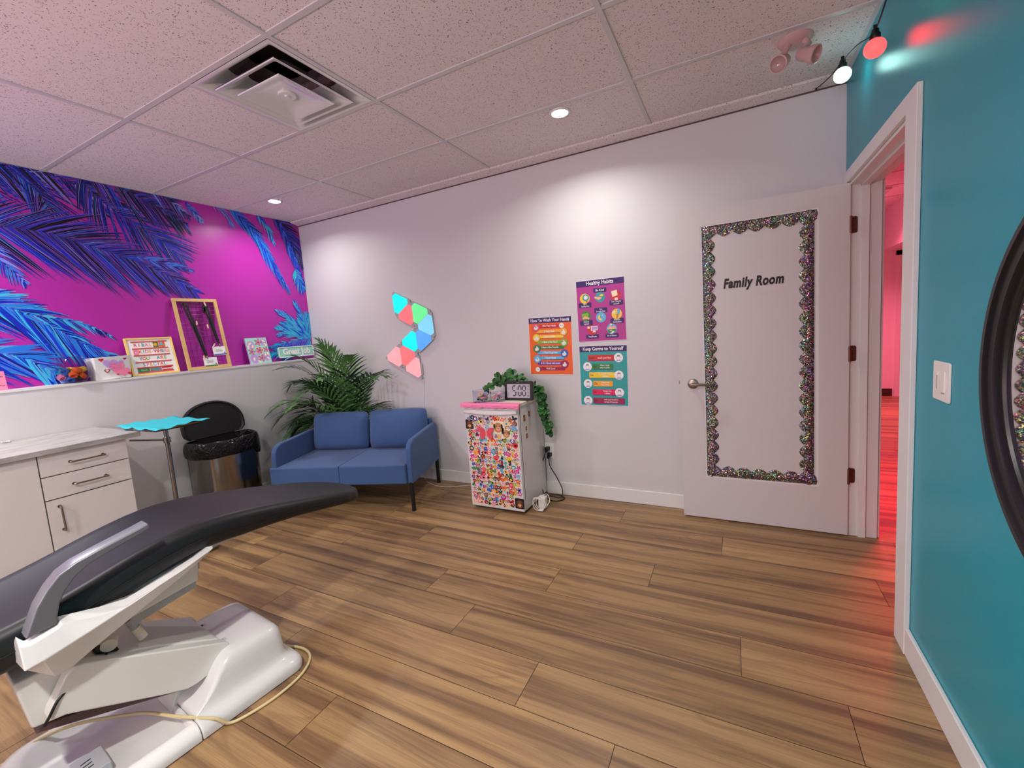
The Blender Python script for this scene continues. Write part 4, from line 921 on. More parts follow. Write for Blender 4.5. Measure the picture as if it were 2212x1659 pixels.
# clock
ck = thing('digital_clock', (2.628, -.30, TOPZ), 'black digital clock showing 5:08 on top of the fridge', 'clock')
CF = frame((2.628, -.31, TOPZ+.002), (1, -.04, 0), (0, .10, 1), (0, -1, .10))
build('case', MB().prism(rrect(.242, .146, .016, 5, 0, .073), CF, -.028, 0, 'black_plastic'), parent=ck, bevel=.004)
build('bezel_text', MB().text('Atomic', CF, -.0, .137, .008, .0006, 'p_grey'), parent=ck, recalc=False)
build('screen', MB().flat(rrect(.196, .104, .003, 2, 0, .072), CF, .0006, 'lcd'), parent=ck, recalc=False)
sg_ = MB()
def seg7(m, u, v, w_, h_, on, t_=.0085, sl=0.):
    g_ = .0012
    def hb_(y): m.flat([(u+t_*.5+g_, y), (u+t_+g_, y+t_/2), (u+w_-t_-g_, y+t_/2), (u+w_-t_*.5-g_, y), (u+w_-t_-g_, y-t_/2), (u+t_+g_, y-t_/2)], CF, .0010, 'lcd_ink')
    def vb_(x, y0, y1): m.flat([(x, y0+g_+t_*.4), (x+t_/2, y0+g_+t_), (x+t_/2, y1-g_-t_), (x, y1-g_-t_*.4), (x-t_/2, y1-g_-t_), (x-t_/2, y0+g_+t_)], CF, .0010, 'lcd_ink')
    if 'a' in on: hb_(v+h_-t_/2)
    if 'g' in on: hb_(v+h_/2)
    if 'd' in on: hb_(v+t_/2)
    if 'f' in on: vb_(u+t_/2, v+h_/2, v+h_)
    if 'b' in on: vb_(u+w_-t_/2, v+h_/2, v+h_)
    if 'e' in on: vb_(u+t_/2, v, v+h_/2)
    if 'c' in on: vb_(u+w_-t_/2, v, v+h_/2)
seg7(sg_, -.052, .032, .035, .082, 'afgcd'); seg7(sg_, -.004, .032, .033, .082, 'abcdef'); seg7(sg_, .034, .032, .033, .082, 'abcdefg')
for v in (.058, .088): sg_.flat(rrect(.006, .007, .001, 2, -.0105, v), CF, .0010, 'lcd_ink')
for v, tx in ((.112, '10.3'), (.088, '31'), (.064, '73'), (.040, '45%')): sg_.text(tx, CF, .083, v-.005, .0185, .001, 'lcd_ink', sx=.62, bold=.0002)
sg_.text('PM', CF, -.083, .088, .008, .001, 'lcd_ink')
build('digits', sg_, parent=ck, recalc=False, label='dark liquid crystal digits reading 5:08')
# glass jars with stickers
def glass_jar(x, y, r, h, lab, seed, n, flare=1.0):
    t = thing('glass_jar', (x, y, TOPZ), lab, 'jar')
    build('glass_bowl', MB().lathe([(0, .001), (r*.92, .001), (r, .006), (r*flare, h), (r*flare-.0025, h), (r-.003, .009), (r*.9, .005), (0, .005)], 'clear_plastic', (x, y, TOPZ), n=36), parent=t, smooth=True)
    rnd = random.Random(seed)
    for k in range(n):
        a = rnd.uniform(0, 2*PI); rr = r*.62*math.sqrt(rnd.random()); z = TOPZ+.016+h*.62*(k/n)+rnd.uniform(0, .006); c_ = Vector((x+rr*math.cos(a), y+rr*math.sin(a), z))
        nn = Vector((rnd.uniform(-.6, .6), rnd.uniform(-1, -.1), rnd.uniform(.3, 1))).normalized(); ux = nn.orthogonal().normalized(); f_ = frame(c_, ux, nn.cross(ux), nn)
        random.seed(seed*100+k); m = MB(); sticker(m, f_, 0, 0, rnd.uniform(.011, .017), 0); m.flat(circle(.012, 12), f_, -.0003, 'p_white')
        build('loose_sticker', m, recalc=False, label='loose printed sticker among others in a glass jar on the fridge', cat='sticker', group='loose stickers in the glass jars')
glass_jar(2.350, -.385, .068, .095, 'clear glass tumbler full of loose stickers, left on the fridge top', 3, 34)
glass_jar(2.468, -.335, .058, .07, 'shallower clear glass bowl of stickers next to the clock', 4, 22, 1.06)
# trailing ivy
random.seed(11)
ivy = thing('trailing_ivy', (2.50, -.15, TOPZ), 'trailing round-leaved green plant on the fridge hanging down its right side', 'plant')
build('pot', MB().lathe([(0, 0), (.05, 0), (.062, .075), (.058, .075), (.05, .065)], 'pot_gray', (2.50, -.15, TOPZ), n=28), parent=ivy, smooth=True)
def leaf(m, p, nrm, r, key):
    nrm = Vector(nrm).normalized(); ux = nrm.orthogonal().normalized(); a = random.uniform(0, 6.28); uy = nrm.cross(ux); u2 = ux*math.cos(a)+uy*math.sin(a); v2 = nrm.cross(u2)
    pts = [p+u2*x*r+v2*y*r+nrm*r*.18*(x*x) for x, y in circle(1, 10)]; pts.append(p-nrm*r*.12)
    for q in pts: q.y = min(q.y, -.006)
    m.add(pts, [(10, i, (i+1) % 10) for i in range(10)], key)
def vine(path, n, r0, spread):
    pp = smoothpts(path, 6); m = MB().tube(pp, .0016, 'stem', 5)
    for i in range(n):
        t = i/n*(len(pp)-1); k = int(t); p = pp[k].lerp(pp[min(k+1, len(pp)-1)], t-k)+Vector([random.uniform(-spread, spread) for _ in range(3)])
        leaf(m, p, (random.uniform(-.5, .6), random.uniform(-1, -.2), random.uniform(-.1, .9)), r0*random.uniform(.7, 1.15), 'ivy_green' if random.random() < .68 else 'ivy_dark')
    build('vine', m, parent=ivy, smooth=True, recalc=False, angle=180)
C0 = (2.50, -.15, TOPZ+.07)
vine([C0, (2.46, -.17, TOPZ+.13), (2.40, -.20, TOPZ+.13), (2.33, -.22, TOPZ+.09), (2.29, -.24, TOPZ+.06)], 34, .020, .022)
vine([C0, (2.50, -.17, TOPZ+.17), (2.52, -.20, TOPZ+.20), (2.53, -.22, TOPZ+.20)], 34, .021, .028)
vine([C0, (2.44, -.20, TOPZ+.15), (2.40, -.22, TOPZ+.17)], 26, .021, .026)
vine([C0, (2.56, -.16, TOPZ+.16), (2.62, -.17, TOPZ+.13), (2.68, -.17, TOPZ+.09)], 30, .019, .022)
vine([C0, (2.60, -.15, TOPZ+.10), (2.70, -.14, TOPZ+.09), (2.74, -.14, TOPZ+.05)], 30, .021, .022)
vine([(2.62, -.15, TOPZ+.07), (2.73, -.14, TOPZ+.06), (2.755, -.14, .80), (2.765, -.14, .70), (2.77, -.14, .60), (2.775, -.13, .545)], 80, .021, .018)
vine([(2.70, -.16, TOPZ+.05), (2.745, -.16, .80), (2.75, -.16, .72), (2.758, -.15, .64)], 36, .021, .018)
vine([(2.76, -.13, .75), (2.79, -.12, .66), (2.80, -.11, .56), (2.795, -.11, .50)], 12, .016, .012)
vine([C0, (2.48, -.13, TOPZ+.14), (2.42, -.12, TOPZ+.16), (2.36, -.12, TOPZ+.10)], 26, .02, .025)

# ------------------------------------------------------------------ cabinets and worktop
CX = .775
ct = thing('base_cabinet', (.46, -2.16, 0), 'white base cabinet with two drawers over a door at the counter end', 'cabinet')
build('body', MB().box((LX+.005, -2.349, .09), (CX-.02, -1.972, .878), 'cabinet_white').box((LX+.05, -2.34, 0), (CX-.07, -1.985, .09), 'cabinet_dark'), parent=ct)
build('reveal', MB().box((CX-.0205, -2.347, .10), (CX-.0195, -1.974, .876), 'cabinet_dark'), parent=ct)
def front(parent, name, y0, y1, z0, z1): return build(name, MB().box((CX-.019, y0+.0018, z0+.0016), (CX, y1-.001, z1-.0016), 'cabinet_white'), parent=parent, bevel=.0012)
def bar(parent, a, b_):
    a, b_ = Vector(a), Vector(b_); d_ = (b_-a).normalized(); m = MB()
    m.tube(smoothpts([a, a+Vector((.020, 0, 0)), a+Vector((.028, 0, 0))+d_*.008, b_+Vector((.028, 0, 0))-d_*.008, b_+Vector((.020, 0, 0)), b_], 4), .0048, 'nickel', 10)
    for q in (a, b_): m.tube([q, q+Vector((.003, 0, 0))], .008, 'nickel', 12)
    build('handle', m, parent=parent, smooth=True, label='brushed metal bar handle')
f1 = front(ct, 'drawer', -2.349, -1.972, .755, .876); bar(f1, (CX, -2.228, .813), (CX, -2.088, .813))
f2 = front(ct, 'drawer', -2.349, -1.972, .626, .753); bar(f2, (CX, -2.228, .686), (CX, -2.090, .686))
f3 = front(ct, 'door', -2.349, -1.972, .10, .623); bar(f3, (CX, -2.300, .582), (CX, -2.298, .450))
c2 = thing('base_cabinet', (.46, -2.8, 0), 'white base cabinet with a plain wide front, nearer the viewer than the drawers', 'cabinet')
build('body', MB().box((LX+.005, -3.25, .09), (CX-.02, -2.3515, .878), 'cabinet_white').box((LX+.05, -3.24, 0), (CX-.07, -2.36, .09), 'cabinet_dark'), parent=c2)
build('reveal', MB().box((CX-.0205, -3.248, .10), (CX-.0195, -2.353, .876), 'cabinet_dark'), parent=c2)
front(c2, 'door', -3.249, -2.3515, .10, .876)
build('worktop', MB().box((LX+.005, -3.26, .878), (.803, -1.906, .908), 'stone'), bevel=.003, label='grey stone-look laminate worktop over the white cabinets', cat='countertop')
m = MB(); vs = [Vector((.16+.012*i+random.uniform(-.004, .004), -2.33+.012*j+random.uniform(-.004, .004), .9095+random.uniform(0, .012))) for j in range(4) for i in range(4)]
m.add(vs, [(j*4+i, j*4+i+1, j*4+i+5, j*4+i+4) for j in range(3) for i in range(3)], 'p_paper'); build('paper_scrap', m, smooth=True, recalc=False, label='crumpled white paper scrap on the grey worktop', cat='paper')

# ------------------------------------------------------------------ tray stand with teal cloth
ty0, ty1, tx0, tx1, tz = -1.925, -1.648, .568, 1.018, .928
st = thing('tray_stand', (.857, -1.80, 0), 'chrome pole instrument tray stand beside the counter', 'tray stand')
build('pole', MB().tube([(.857, -1.80, .02), (.857, -1.80, tz-.018)], .0125, 'steel', 20), parent=st, smooth=True)
build('brace', MB().tube([(.857, -1.80, .828), (.36, -1.80, .795)], .008, 'steel', 12).tube([(.857, -1.80, .845), (.857, -1.80, .81)], .019, 'steel', 20), parent=st, smooth=True)
build('foot_bar', MB().tube([(.857, -1.92, .022), (.857, -1.60, .022)], .016, 'steel', 14).tube([(.857, -1.80, .022), (.45, -1.80, .022)], .016, 'steel', 14), parent=st, smooth=True)
TF = lambda u, v, w: Vector((u, v, w))
build('tray', MB().loft([[TF(u, v, z) for u, v in rrect((tx1-tx0)*s, (ty1-ty0)*s, .03, 6, (tx0+tx1)/2, (ty0+ty1)/2)] for s, z in ((.93, tz-.018), (.99, tz-.002), (1.0, tz), (.985, tz), (.92, tz-.014))], 'steel'), parent=st, smooth=True, angle=50)
m = MB(); nx_, ny_ = 26, 16; random.seed(3); vs = []
for j in range(ny_+1):
    for i in range(nx_+1):
        u, v = i/nx_, j/ny_; ed = max(abs(u-.5), abs(v-.5))*2; z = tz+.004+(.006*math.sin(u*17+v*5)+.005*math.sin(v*21))*ed**6-.010*max(0, ed-.93)*8*(.6+.4*math.sin(u*23))
        vs.append((lerp(tx0-.022, tx1+.035, u)+.004*math.sin(v*19)*ed, lerp(ty0-.008, ty1+.012, v)+.004*math.sin(u*21)*ed, max(z, tz-.004+.006*ed if ed < .9 else z)))
m.add(vs, [(j*(nx_+1)+i, j*(nx_+1)+i+1, (j+1)*(nx_+1)+i+1, (j+1)*(nx_+1)+i) for j in range(ny_) for i in range(nx_)], 'teal_cloth')
cl = build('tray_cloth', m, smooth=True, angle=180, label='teal paper cloth laid over the instrument tray', cat='cloth')
sd = cl.modifiers.new('thick', 'SOLIDIFY'); sd.thickness = .0015; sd.offset = 1

# ------------------------------------------------------------------ rubbish bin
tb_ = thing('trash_can', (.34, -1.18, 0), 'stainless steel step bin with open black lid and black liner by the low wall', 'trash can')
def dshape(hw_, d_, x0=.19, yc=-1.18, n=16, r=.04):
    pts = [(x0, yc-hw_+.02), (x0+.02, yc-hw_)]
    for k in range(n+1):
        a = -PI/2+PI*k/n; e_ = .62
        cx_, sx_ = math.cos(a), math.sin(a)
        pts.append((x0+.06+(d_-.06)*abs(cx_)**e_, yc+hw_*(abs(sx_)**.82)*(1 if sx_ > 0 else -1)))
    pts += [(x0+.02, yc+hw_), (x0, yc+hw_-.02)]
    return pts
def dl(hw_, d_, z, **k): return [(x, y, z) for x, y in dshape(hw_, d_, **k)]
build('body', MB().loft([dl(.235, .295, .03), dl(.238, .298, .60)], 'steel'), parent=tb_, smooth=True, angle=45)
build('base_ring', MB().loft([dl(.240, .30, .001), dl(.240, .30, .034)], 'black_plastic'), parent=tb_, smooth=True, angle=45)
build('pedal', MB().box((.48, -1.25, .012), (.55, -1.11, .024), 'steel'), parent=tb_, bevel=.004)
# liner folded over the rim
random.seed(8); lo = []; prof = [(-.03, .60), (-.020, .648), (.0, .664), (.012, .655), (.018, .62), (.022, .575), (.018, .528), (.004, .532)]
base = dshape(.238, .298); cxm, cym = .33, -1.18
def bagring(o_, z, amp, k):
    out = []
    for i, (x, y) in enumerate(base):
        dx, dy = x-cxm, y-cym; L = math.hypot(dx, dy); wv = amp*math.sin(i*2.1+k*1.3)+amp*.6*math.sin(i*4.7+k*2.1); f = (L+o_+wv)/L
        zz = z+amp*1.2*math.sin(i*1.7+k)
        if z < .6 and y > -1.03 and x > .33: zz -= .055*(1 if z < .57 else .4)
        out.append((max(cxm+dx*f, .165), cym+dy*f, zz))
    return out
m = MB().loft([bagring(o_, z, .0045 if 0 < k < 7 else .003, k) for k, (o_, z) in enumerate(prof)], 'bag_black', cap=False)
build('liner', m, parent=tb_, smooth=True, angle=180, sub=1, label='shiny black plastic liner')
build('liner_inside', MB().loft([bagring(-.03, .61, .003, 0), bagring(-.045, .42, .003, 1)], 'bag_black', cap=True), parent=tb_, smooth=True)
# lid standing open
hz0 = .668; LB_ = frame((.215, -1.18, hz0), (0, 1, 0), (-.16, 0, 1), (1, 0, .16))
def lidpoly(s):
    out = [(-.20*s, .0+.0*(1-s)), ]
    pts = []
    for k in range(25):
        a = PI*k/24; pts.append((.242*s*math.cos(a)*1.0, .075+(.215*s)*math.sin(a)**.85))
    pts += [(-.242*s, .075), (-.235*s, .03+.02*(1-s)), (-.20*s, .0+.02*(1-s)), (.20*s, .0+.02*(1-s)), (.235*s, .03+.02*(1-s))]
    return pts
lid = build('lid', MB().loft([[LB_(u, v, w_) for u, v in lidpoly(s)] for s, w_ in ((.95, -.022), (1.0, -.014), (1.0, .008), (.94, .012), (.90, .003))], 'black_matte'), parent=tb_, smooth=True, angle=40)
build('hinge_bar', MB().box((.185, -1.33, .60), (.21, -1.03, .69), 'black_matte'), parent=tb_, bevel=.004)
# ------------------------------------------------------------------ things on the ledge
# lean frames: v axis leans back to the mural
def lean(yc, x0, x1, h, z0=LZ):
    d_ = Vector((x1-x0, 0, math.sqrt(max(h*h-(x1-x0)**2, 0)))).normalized(); return frame((x0, yc, z0), (0, 1, 0), d_, Vector((0, 1, 0)).cross(d_))
# felt of the letter board
LBF = lean(-1.475, .095, .035, .29)
lb = thing('letter_board', (.095, -1.475, LZ), 'yellow-framed white letter board leaning on the mural ledge', 'letter board')
fw_, fh_ = .305, .292
m = MB()
for a in ((-fw_/2, 0, fw_/2, .011), (-fw_/2, fh_-.011, fw_/2, fh_), (-fw_/2, .011, -fw_/2+.011, fh_-.011), (fw_/2-.011, .011, fw_/2, fh_-.011)):
    m.prism([(a[0], a[1]), (a[2], a[1]), (a[2], a[3]), (a[0], a[3])], LBF, -.006, .009, 'yellow_frame')
build('board_frame', m, parent=lb)
build('board', MB().prism(rrect(fw_-.02, fh_-.02, .001, 1, 0, fh_/2), LBF, -.004, .002, 'p_white'), parent=lb)
for i, v in enumerate((.262, .209, .156, .103, .060, .022)): build('rail', MB().prism(rrect(.232, .0085, .001, 1, .0, v), LBF, .002, .0055, 'p_redbar'), parent=lb)
def letters(parent, txt, cx, v, size, adv, cols):
    m = MB(); n = len(txt)
    for i, c_ in enumerate(txt):
        if c_ != ' ': m.text(c_, LBF, cx+(i-(n-1)/2)*adv, v, size, .0030, cols[i % len(cols)], bold=.0006)
    build('letter_row', m, parent=parent, recalc=False)
cc = ['p_rose', 'p_orange', 'p_teal', 'p_pink', 'p_amber', 'p_sky']
letters(lb, 'RIBAL', -.045, .236, .034, .0235, cc); letters(lb, 'KIDS WHERE', .022, .183, .034, .0205, cc[1:]+cc[:1]); letters(lb, 'YOU  ARE', .0, .130, .034, .0225, ['p_teal', 'p_orange', 'p_lime', 'p_rose', 'p_pink']); letters(lb, 'SPECIAL', .0, .082, .034, .0225, cc[2:]+cc[:2])
m = MB()
for (u, v, w_, h_, k) in ((.038, .236, .034, .040, 'p_green'), (.079, .236, .040, .040, 'p_orange'), (-.098, .183, .030, .040, 'p_pink'), (-.077, .041, .074, .030, 'p_green'), (.0, .041, .072, .030, 'p_grey'), (.075, .041, .070, .030, 'p_red')): m.prism(rrect(w_, h_, .002, 2, u, v), LBF, .002, .0035, k)
m.flat(circle(.013, 14, .036, .236), LBF, .0037, 'p_amber'); m.flat(circle(.012, 14, .074, .239), LBF, .0037, 'p_sky'); m.flat(circle(.008, 10, .092, .229), LBF, .0037, 'p_tan')
for q, k in ((.013, 'p_rose'), (.009, 'p_white'), (.006, 'p_pink')): m.flat([(-.098+q*math.cos(PI*i/8), .176+q*1.3*math.sin(PI*i/8)) for i in range(9)], LBF, .0037+.0001*(.014-q)*100, k)
for u, tx, k in ((-.077, 'Good', 'p_mintp'), (.0, 'VIBES', 'p_teal'), (.075, 'awesome!!', 'p_white')): m.text(tx, LBF, u, .041, .019, .0042, k, sx=.85, bold=.0006)
build('picture_tiles', m, parent=lb, recalc=False)
# wooden grid frame with lanyards
WF = lean(-1.102, .115, .012, .612)
wf = thing('grid_frame', (.115, -1.102, LZ), 'tall light-wood frame with a dark wire grid leaning on the mural', 'picture frame')
gw, gh, gb = .34, .607, .026
m = MB()
for a in ((-gw/2, 0, gw/2, gb), (-gw/2, gh-gb, gw/2, gh), (-gw/2, gb, -gw/2+gb, gh-gb), (gw/2-gb, gb, gw/2, gh-gb)): m.prism([(a[0], a[1]), (a[2], a[1]), (a[2], a[3]), (a[0], a[3])], WF, -.002, .012, 'wood_light')
build('wood_surround', m, parent=wf, bevel=.0015)
m = MB()
for i in range(1, 8): u = -gw/2+gb+(gw-2*gb)*i/8; m.tube([WF(u, gb-.005, .001), WF(u, gh-gb+.005, .001)], .0013, 'wire_dark', 6)
for i in range(1, 15): v = gb+(gh-2*gb)*i/15; m.tube([WF(-gw/2+gb-.005, v, .0035), WF(gw/2-gb+.005, v, .0035)], .0013, 'wire_dark', 6)
build('wire_grid', m, parent=wf)
def strap(m, pts, w_, key='black_matte', th=.0012):
    lo = []
    for i, (u, v, q) in enumerate(pts):
        a, b_ = pts[max(i-1, 0)], pts[min(i+1, len(pts)-1)]; du, dv = b_[0]-a[0], b_[1]-a[1]; L = math.hypot(du, dv) or 1; nu, nv = -dv/L*w_/2, du/L*w_/2
        lo.append([WF(u+nu, v+nv, q), WF(u-nu, v-nv, q), WF(u-nu, v-nv, q+th), WF(u+nu, v+nv, q+th)])
    m.loft(lo, key)
def lanyard(u0, v0, u1, v1, bu_, bv_, stripe, lab, loop):
    o_ = WF((u0+u1)/2, v1, .01)
    t = thing('lanyard', o_, lab, 'lanyard', group='black lanyards on the grid frame')
    m = MB(); strap(m, [(u0-.012, v0-.012, .007), (u0, v0, .012), (u0+.014, v0-.010, .013), (lerp(u0, u1, .55)+.006, lerp(v0, v1, .5), .010), (u1, v1, .009)], .0175)
    strap(m, [(u0-.012, v0-.006, .0065), (lerp(u0, u1, .30)-.004, lerp(v0, v1, .34), .0065), (u1-.004, v1+.01, .007)], .0165)
    if loop: m.loft([[WF(u0-.012+(.016+d_)*math.cos(2*PI*k/20), v0-.045+(.034+d_)*math.sin(2*PI*k/20), .012+e_) for k in range(20)] for d_, e_ in ((0, 0), (-.009, 0), (-.009, .009), (0, .009), (0, 0))], 'black_matte', cap=False)
    build('strap', m, parent=t)
    build('clip', MB().tube([WF(u1, v1+.004, .011), WF(u1+.001, v1-.012, .013)], .006, 'nickel', 10).tube([WF(u1+.001, v1-.010, .013), WF(u1+.002, v1-.024, .013)], .0035, 'nickel', 8), parent=t, smooth=True)
    b_ = build('badge', MB().prism(rrect(.106, .076, .004, 3, bu_, bv_), WF, .010, .012, 'p_white'), parent=t)
    q = MB().flat([(bu_-.05, bv_-.036), (bu_+.05, bv_-.036), (bu_+.05, bv_-.027), (bu_-.05, bv_-.027)], WF, .0122, stripe); 
    for dv, ww in ((.012, .05), (.002, .062), (-.006, .05)): q.flat(rrect(ww, .0035, .001, 2, bu_-.004, bv_+dv), WF, .0122, 'p_grey')
    q.flat(rrect(.011, .011, .001, 2, bu_+.038, bv_-.018), WF, .0122, 'p_grey')
    build('print', q, parent=b_, recalc=False)
lanyard(-.088, .565, -.012, .108, .008, .058, 'p_green', 'long black lanyard with a green-edged white badge, left in the grid frame', False)
lanyard(.064, .555, .108, .205, .098, .148, 'p_blue', 'shorter black lanyard with a blue-edged white badge, right in the grid frame', True)
for (u, v, a, lab) in ((.068, .560, .15, 'small wooden peg at the top of the right lanyard'), (-.030, .395, -.1, 'small wooden peg in the middle of the wire grid beside the long strap'), (.048, .365, .05, 'small wooden peg in the middle of the wire grid between the two straps'), (-.038, .098, -.1, 'small wooden peg at the corner of the green-edged badge'), (.062, .198, -.6, 'small wooden peg at the corner of the blue-edged badge')):
    ca, sa = math.cos(a), math.sin(a); P_ = [(u+x*ca-y*sa, v+x*sa+y*ca) for x, y in ((-.0045, -.018), (.0035, -.018), (.0045, .004), (.003, .018), (-.003, .018), (-.0045, .004))]
    build('clothespin', MB().prism(P_, WF, .010, .020, 'wood_pin'), bevel=.001, label=lab, cat='clothespin', group='small wooden pegs on the wire grid')
# flower canvas
CFm = lean(-.638, .085, .03, .25)
cv = thing('flower_canvas', (.085, -.638, LZ), 'small canvas painted with pink flowers, leaning on the mural ledge', 'painting')
cw, chh = .205, .25
build('canvas', MB().prism(rrect(cw, chh, .002, 2, 0, chh/2), CFm, -.012, .004, 'p_lilac').flat(rrect(cw-.002, chh-.002, .002, 2, 0, chh/2), CFm, .0042, 'p_mintp'), parent=cv, recalc=False)
m = MB()
for (u, v, r) in ((-.06, .18, .035), (.065, .205, .03), (-.055, .05, .04), (.06, .06, .035), (0, .12, .03)): m.flat(circle(r, 16, u, v, 1, 1.2), CFm, .0044, 'p_lilac')
for (u, v, r, k, k2) in ((.015, .205, .033, 'p_rose', 'p_blue'), (-.065, .118, .030, 'p_rose', 'p_blue'), (.012, .128, .036, 'p_red', 'p_blue'), (.075, .13, .028, 'p_rose', 'p_blue'), (.015, .05, .034, 'p_rose', 'p_blue')):
    fl_ = sh_flower(r); m.flat([(u+x*1.2, v+y*1.2) for x, y in fl_], CFm, .0046, 'p_teal' if k == 'p_rose' else 'p_cream_p'); m.flat([(u+x, v+y) for x, y in fl_], CFm, .0048, k)
    m.flat([(u+x*.62, v+y*.62) for x, y in fl_], CFm, .0049, 'p_pink'); m.flat(circle(r*.28, 10, u, v), CFm, .0051, k2)
for (u, v, a) in ((-.065, .195, .4), (-.085, .165, 1.4), (-.045, .168, 1.2), (.07, .215, -.8), (.08, .18, -.7), (-.06, .045, 1.4), (-.015, .02, 2.5), (.058, .085, 1.2), (.082, .09, 1.7), (.078, .045, 2.4)):
    m.flat([(u+.018*math.cos(t_)*math.cos(a)-.009*math.sin(t_)*math.sin(a), v+.018*math.cos(t_)*math.sin(a)+.009*math.sin(t_)*math.cos(a)) for t_ in [2*PI*k/12 for k in range(12)]], CFm, .0050, 'p_cream_p')
build('painted_flowers', m, parent=cv, recalc=False)
# great job sign
GF = lean(-.243, .065, .05, .14)
gj = thing('speech_sign', (.065, -.243, LZ), 'mint speech-bubble sign reading Great Job, beside the palm leaves', 'sign')
tail = [(-.105, .032), (-.15, .004), (-.07, .032)]
build('bubble', MB().prism(rrect(.40, .108, .02, 6, 0, .084), GF, -.006, .010, 'mint').prism(tail, GF, -.006, .010, 'mint'), parent=gj, bevel=.002)
m = MB(); o_, i_ = rrect(.396, .104, .018, 6, 0, .084), rrect(.382, .090, .012, 6, 0, .084)
for k in range(len(o_)): k2 = (k+1) % len(o_); m.add([GF(*o_[k], .0105), GF(*o_[k2], .0105), GF(*o_[k2], .0135), GF(*o_[k], .0135), GF(*i_[k], .0105), GF(*i_[k2], .0105), GF(*i_[k2], .0135), GF(*i_[k], .0135)], [(0, 1, 2, 3), (3, 2, 6, 7), (7, 6, 5, 4)], 'p_white')
build('white_edge', m, parent=gj, recalc=False)
build('lettering', MB().text('Great Job', GF, 0, .085, .085, .0108, 'p_white', bold=.003, ext=.0015, sx=.92), parent=gj, recalc=False, label='white raised lettering reading Great Job')
# fish-bowl jar of soft rings
jx, jy = .088, -1.945
bw = thing('plastic_bowl', (jx, jy, LZ), 'round clear plastic bowl of colourful rubber toys on the ledge', 'bowl')
pr = [(0, .002), (.045, .002), (.062, .008), (.082, .040), (.088, .075), (.083, .115), (.068, .150), (.060, .165), (.063, .176), (.061, .178), (.057, .166), (.065, .149), (.080, .114), (.085, .075), (.079, .041), (.060, .011), (.044, .005), (0, .005)]
build('bowl_shell', MB().lathe(pr, 'clear_plastic', (jx, jy, LZ), n=40), parent=bw, smooth=True)
random.seed(17); TK = ['p_orange', 'p_lime', 'p_blue', 'p_yellow', 'p_pink', 'p_teal', 'p_orange', 'p_rose', 'p_violet']
proto = {}
def toy_mesh(k):
    m = MB(); n1, n2, R_, r_ = 16, 8, .018, .0068
    lo = [[((R_+r_*math.cos(2*PI*j/n2))*math.cos(2*PI*i/n1), (R_+r_*math.cos(2*PI*j/n2))*math.sin(2*PI*i/n1), 2.2*r_*math.sin(2*PI*j/n2)) for j in range(n2)] for i in range(n1)]
    lo.append(lo[0]); m.loft(lo, k, cap=False); return m
TN = {'p_orange': 'orange', 'p_lime': 'lime green', 'p_blue': 'blue', 'p_yellow': 'yellow', 'p_pink': 'pink', 'p_teal': 'teal', 'p_rose': 'coral', 'p_violet': 'violet'}
placed = []
for i in range(16):
    for _t in range(400):
        k = TK[i % 9]; z = random.uniform(.024, .088); rr = (.056 if z > .04 else .030)*math.sqrt(random.random()); a = random.uniform(0, 6.28); loc = (jx+rr*math.cos(a), jy+rr*math.sin(a), LZ+z)
        if all((Vector(loc)-q).length > .033 for q in placed): break
    else: continue
    placed.append(Vector(loc))
    rot = (random.uniform(-1, 1), random.uniform(-1, 1), random.uniform(0, 3)); lab = TN[k]+' rubber ring toy inside the round plastic bowl'
    if k not in proto:
        o_ = build('rubber_ring', toy_mesh(k), origin=(0, 0, 0), smooth=True, label=lab, cat='toy', group=TN[k]+' ring toys in the bowl'); o_.location = loc; o_.rotation_euler = rot; proto[k] = o_
    else: clone(proto[k], loc, rot)
# valentine box
m = MB(); VF = frame((.075, -1.744, LZ), (0, 1, .02), (0, 0, 1), (1, 0, 0))
vb = thing('plastic_tub', (.075, -1.744, LZ), 'translucent white plastic tub decorated with paper hearts on the ledge', 'box')
build('tub', MB().loft([[VF(u, v, w_) for u, w_ in rrect(ww, dd_, .012, 4)] for v, ww, dd_ in ((.002, .20, .105), (.150, .210, .118), (.158, .218, .124), (.160, .218, .124), (.158, .210, .116), (.006, .196, .10))], 'frosted'), parent=vb, smooth=True, angle=40)
def heart(m, u, v, r, w_, k): m.flat([(u+x, v+y) for x, y in sh_heart(r)], VF, w_, k)
m = MB(); heart(m, -.015, .110, .040, .0605, 'p_lilac'); heart(m, .030, .108, .030, .0603, 'p_lilac'); heart(m, .020, .083, .043, .0608, 'p_pink'); heart(m, .055, .045, .036, .0607, 'p_pink'); heart(m, .025, .055, .034, .0606, 'p_pink')
heart(m, -.062, .142, .014, .061, 'p_red'); heart(m, -.038, .062, .016, .061, 'p_maroon'); heart(m, -.038, .063, .009, .0612, 'p_cream_p'); heart(m, .088, .030, .013, .061, 'p_red'); heart(m, .018, .030, .007, .061, 'p_red'); heart(m, .070, .138, .010, .061, 'p_maroon')
for v in (.112, .102, .092, .082, .072, .062): m.flat(rrect(.075 if v > .07 else .06, .0012, .0004, 1, .012, v), VF, .0612, 'p_violet')
build('paper_hearts', m, parent=vb, recalc=False)
# pink card at the left edge
PF = lean(-2.317, .115, .095, .12)
pk = build('pink_card', MB().prism(rrect(.13, .118, .001, 1, 0, .059), PF, 0, .002, 'p_pink'), label='pink card standing at the left end of the ledge', cat='card')
m = MB()
for v0, a, b_ in ((.085, .030, .055), (.030, .0, .058)): m.tube(smoothpts([PF(lerp(a, b_, k/9), v0+.004*math.sin(k*2.3), .0026) for k in range(10)], 3), .0008, 'p_ink', 5)
build('handwriting', m, parent=pk, recalc=False)

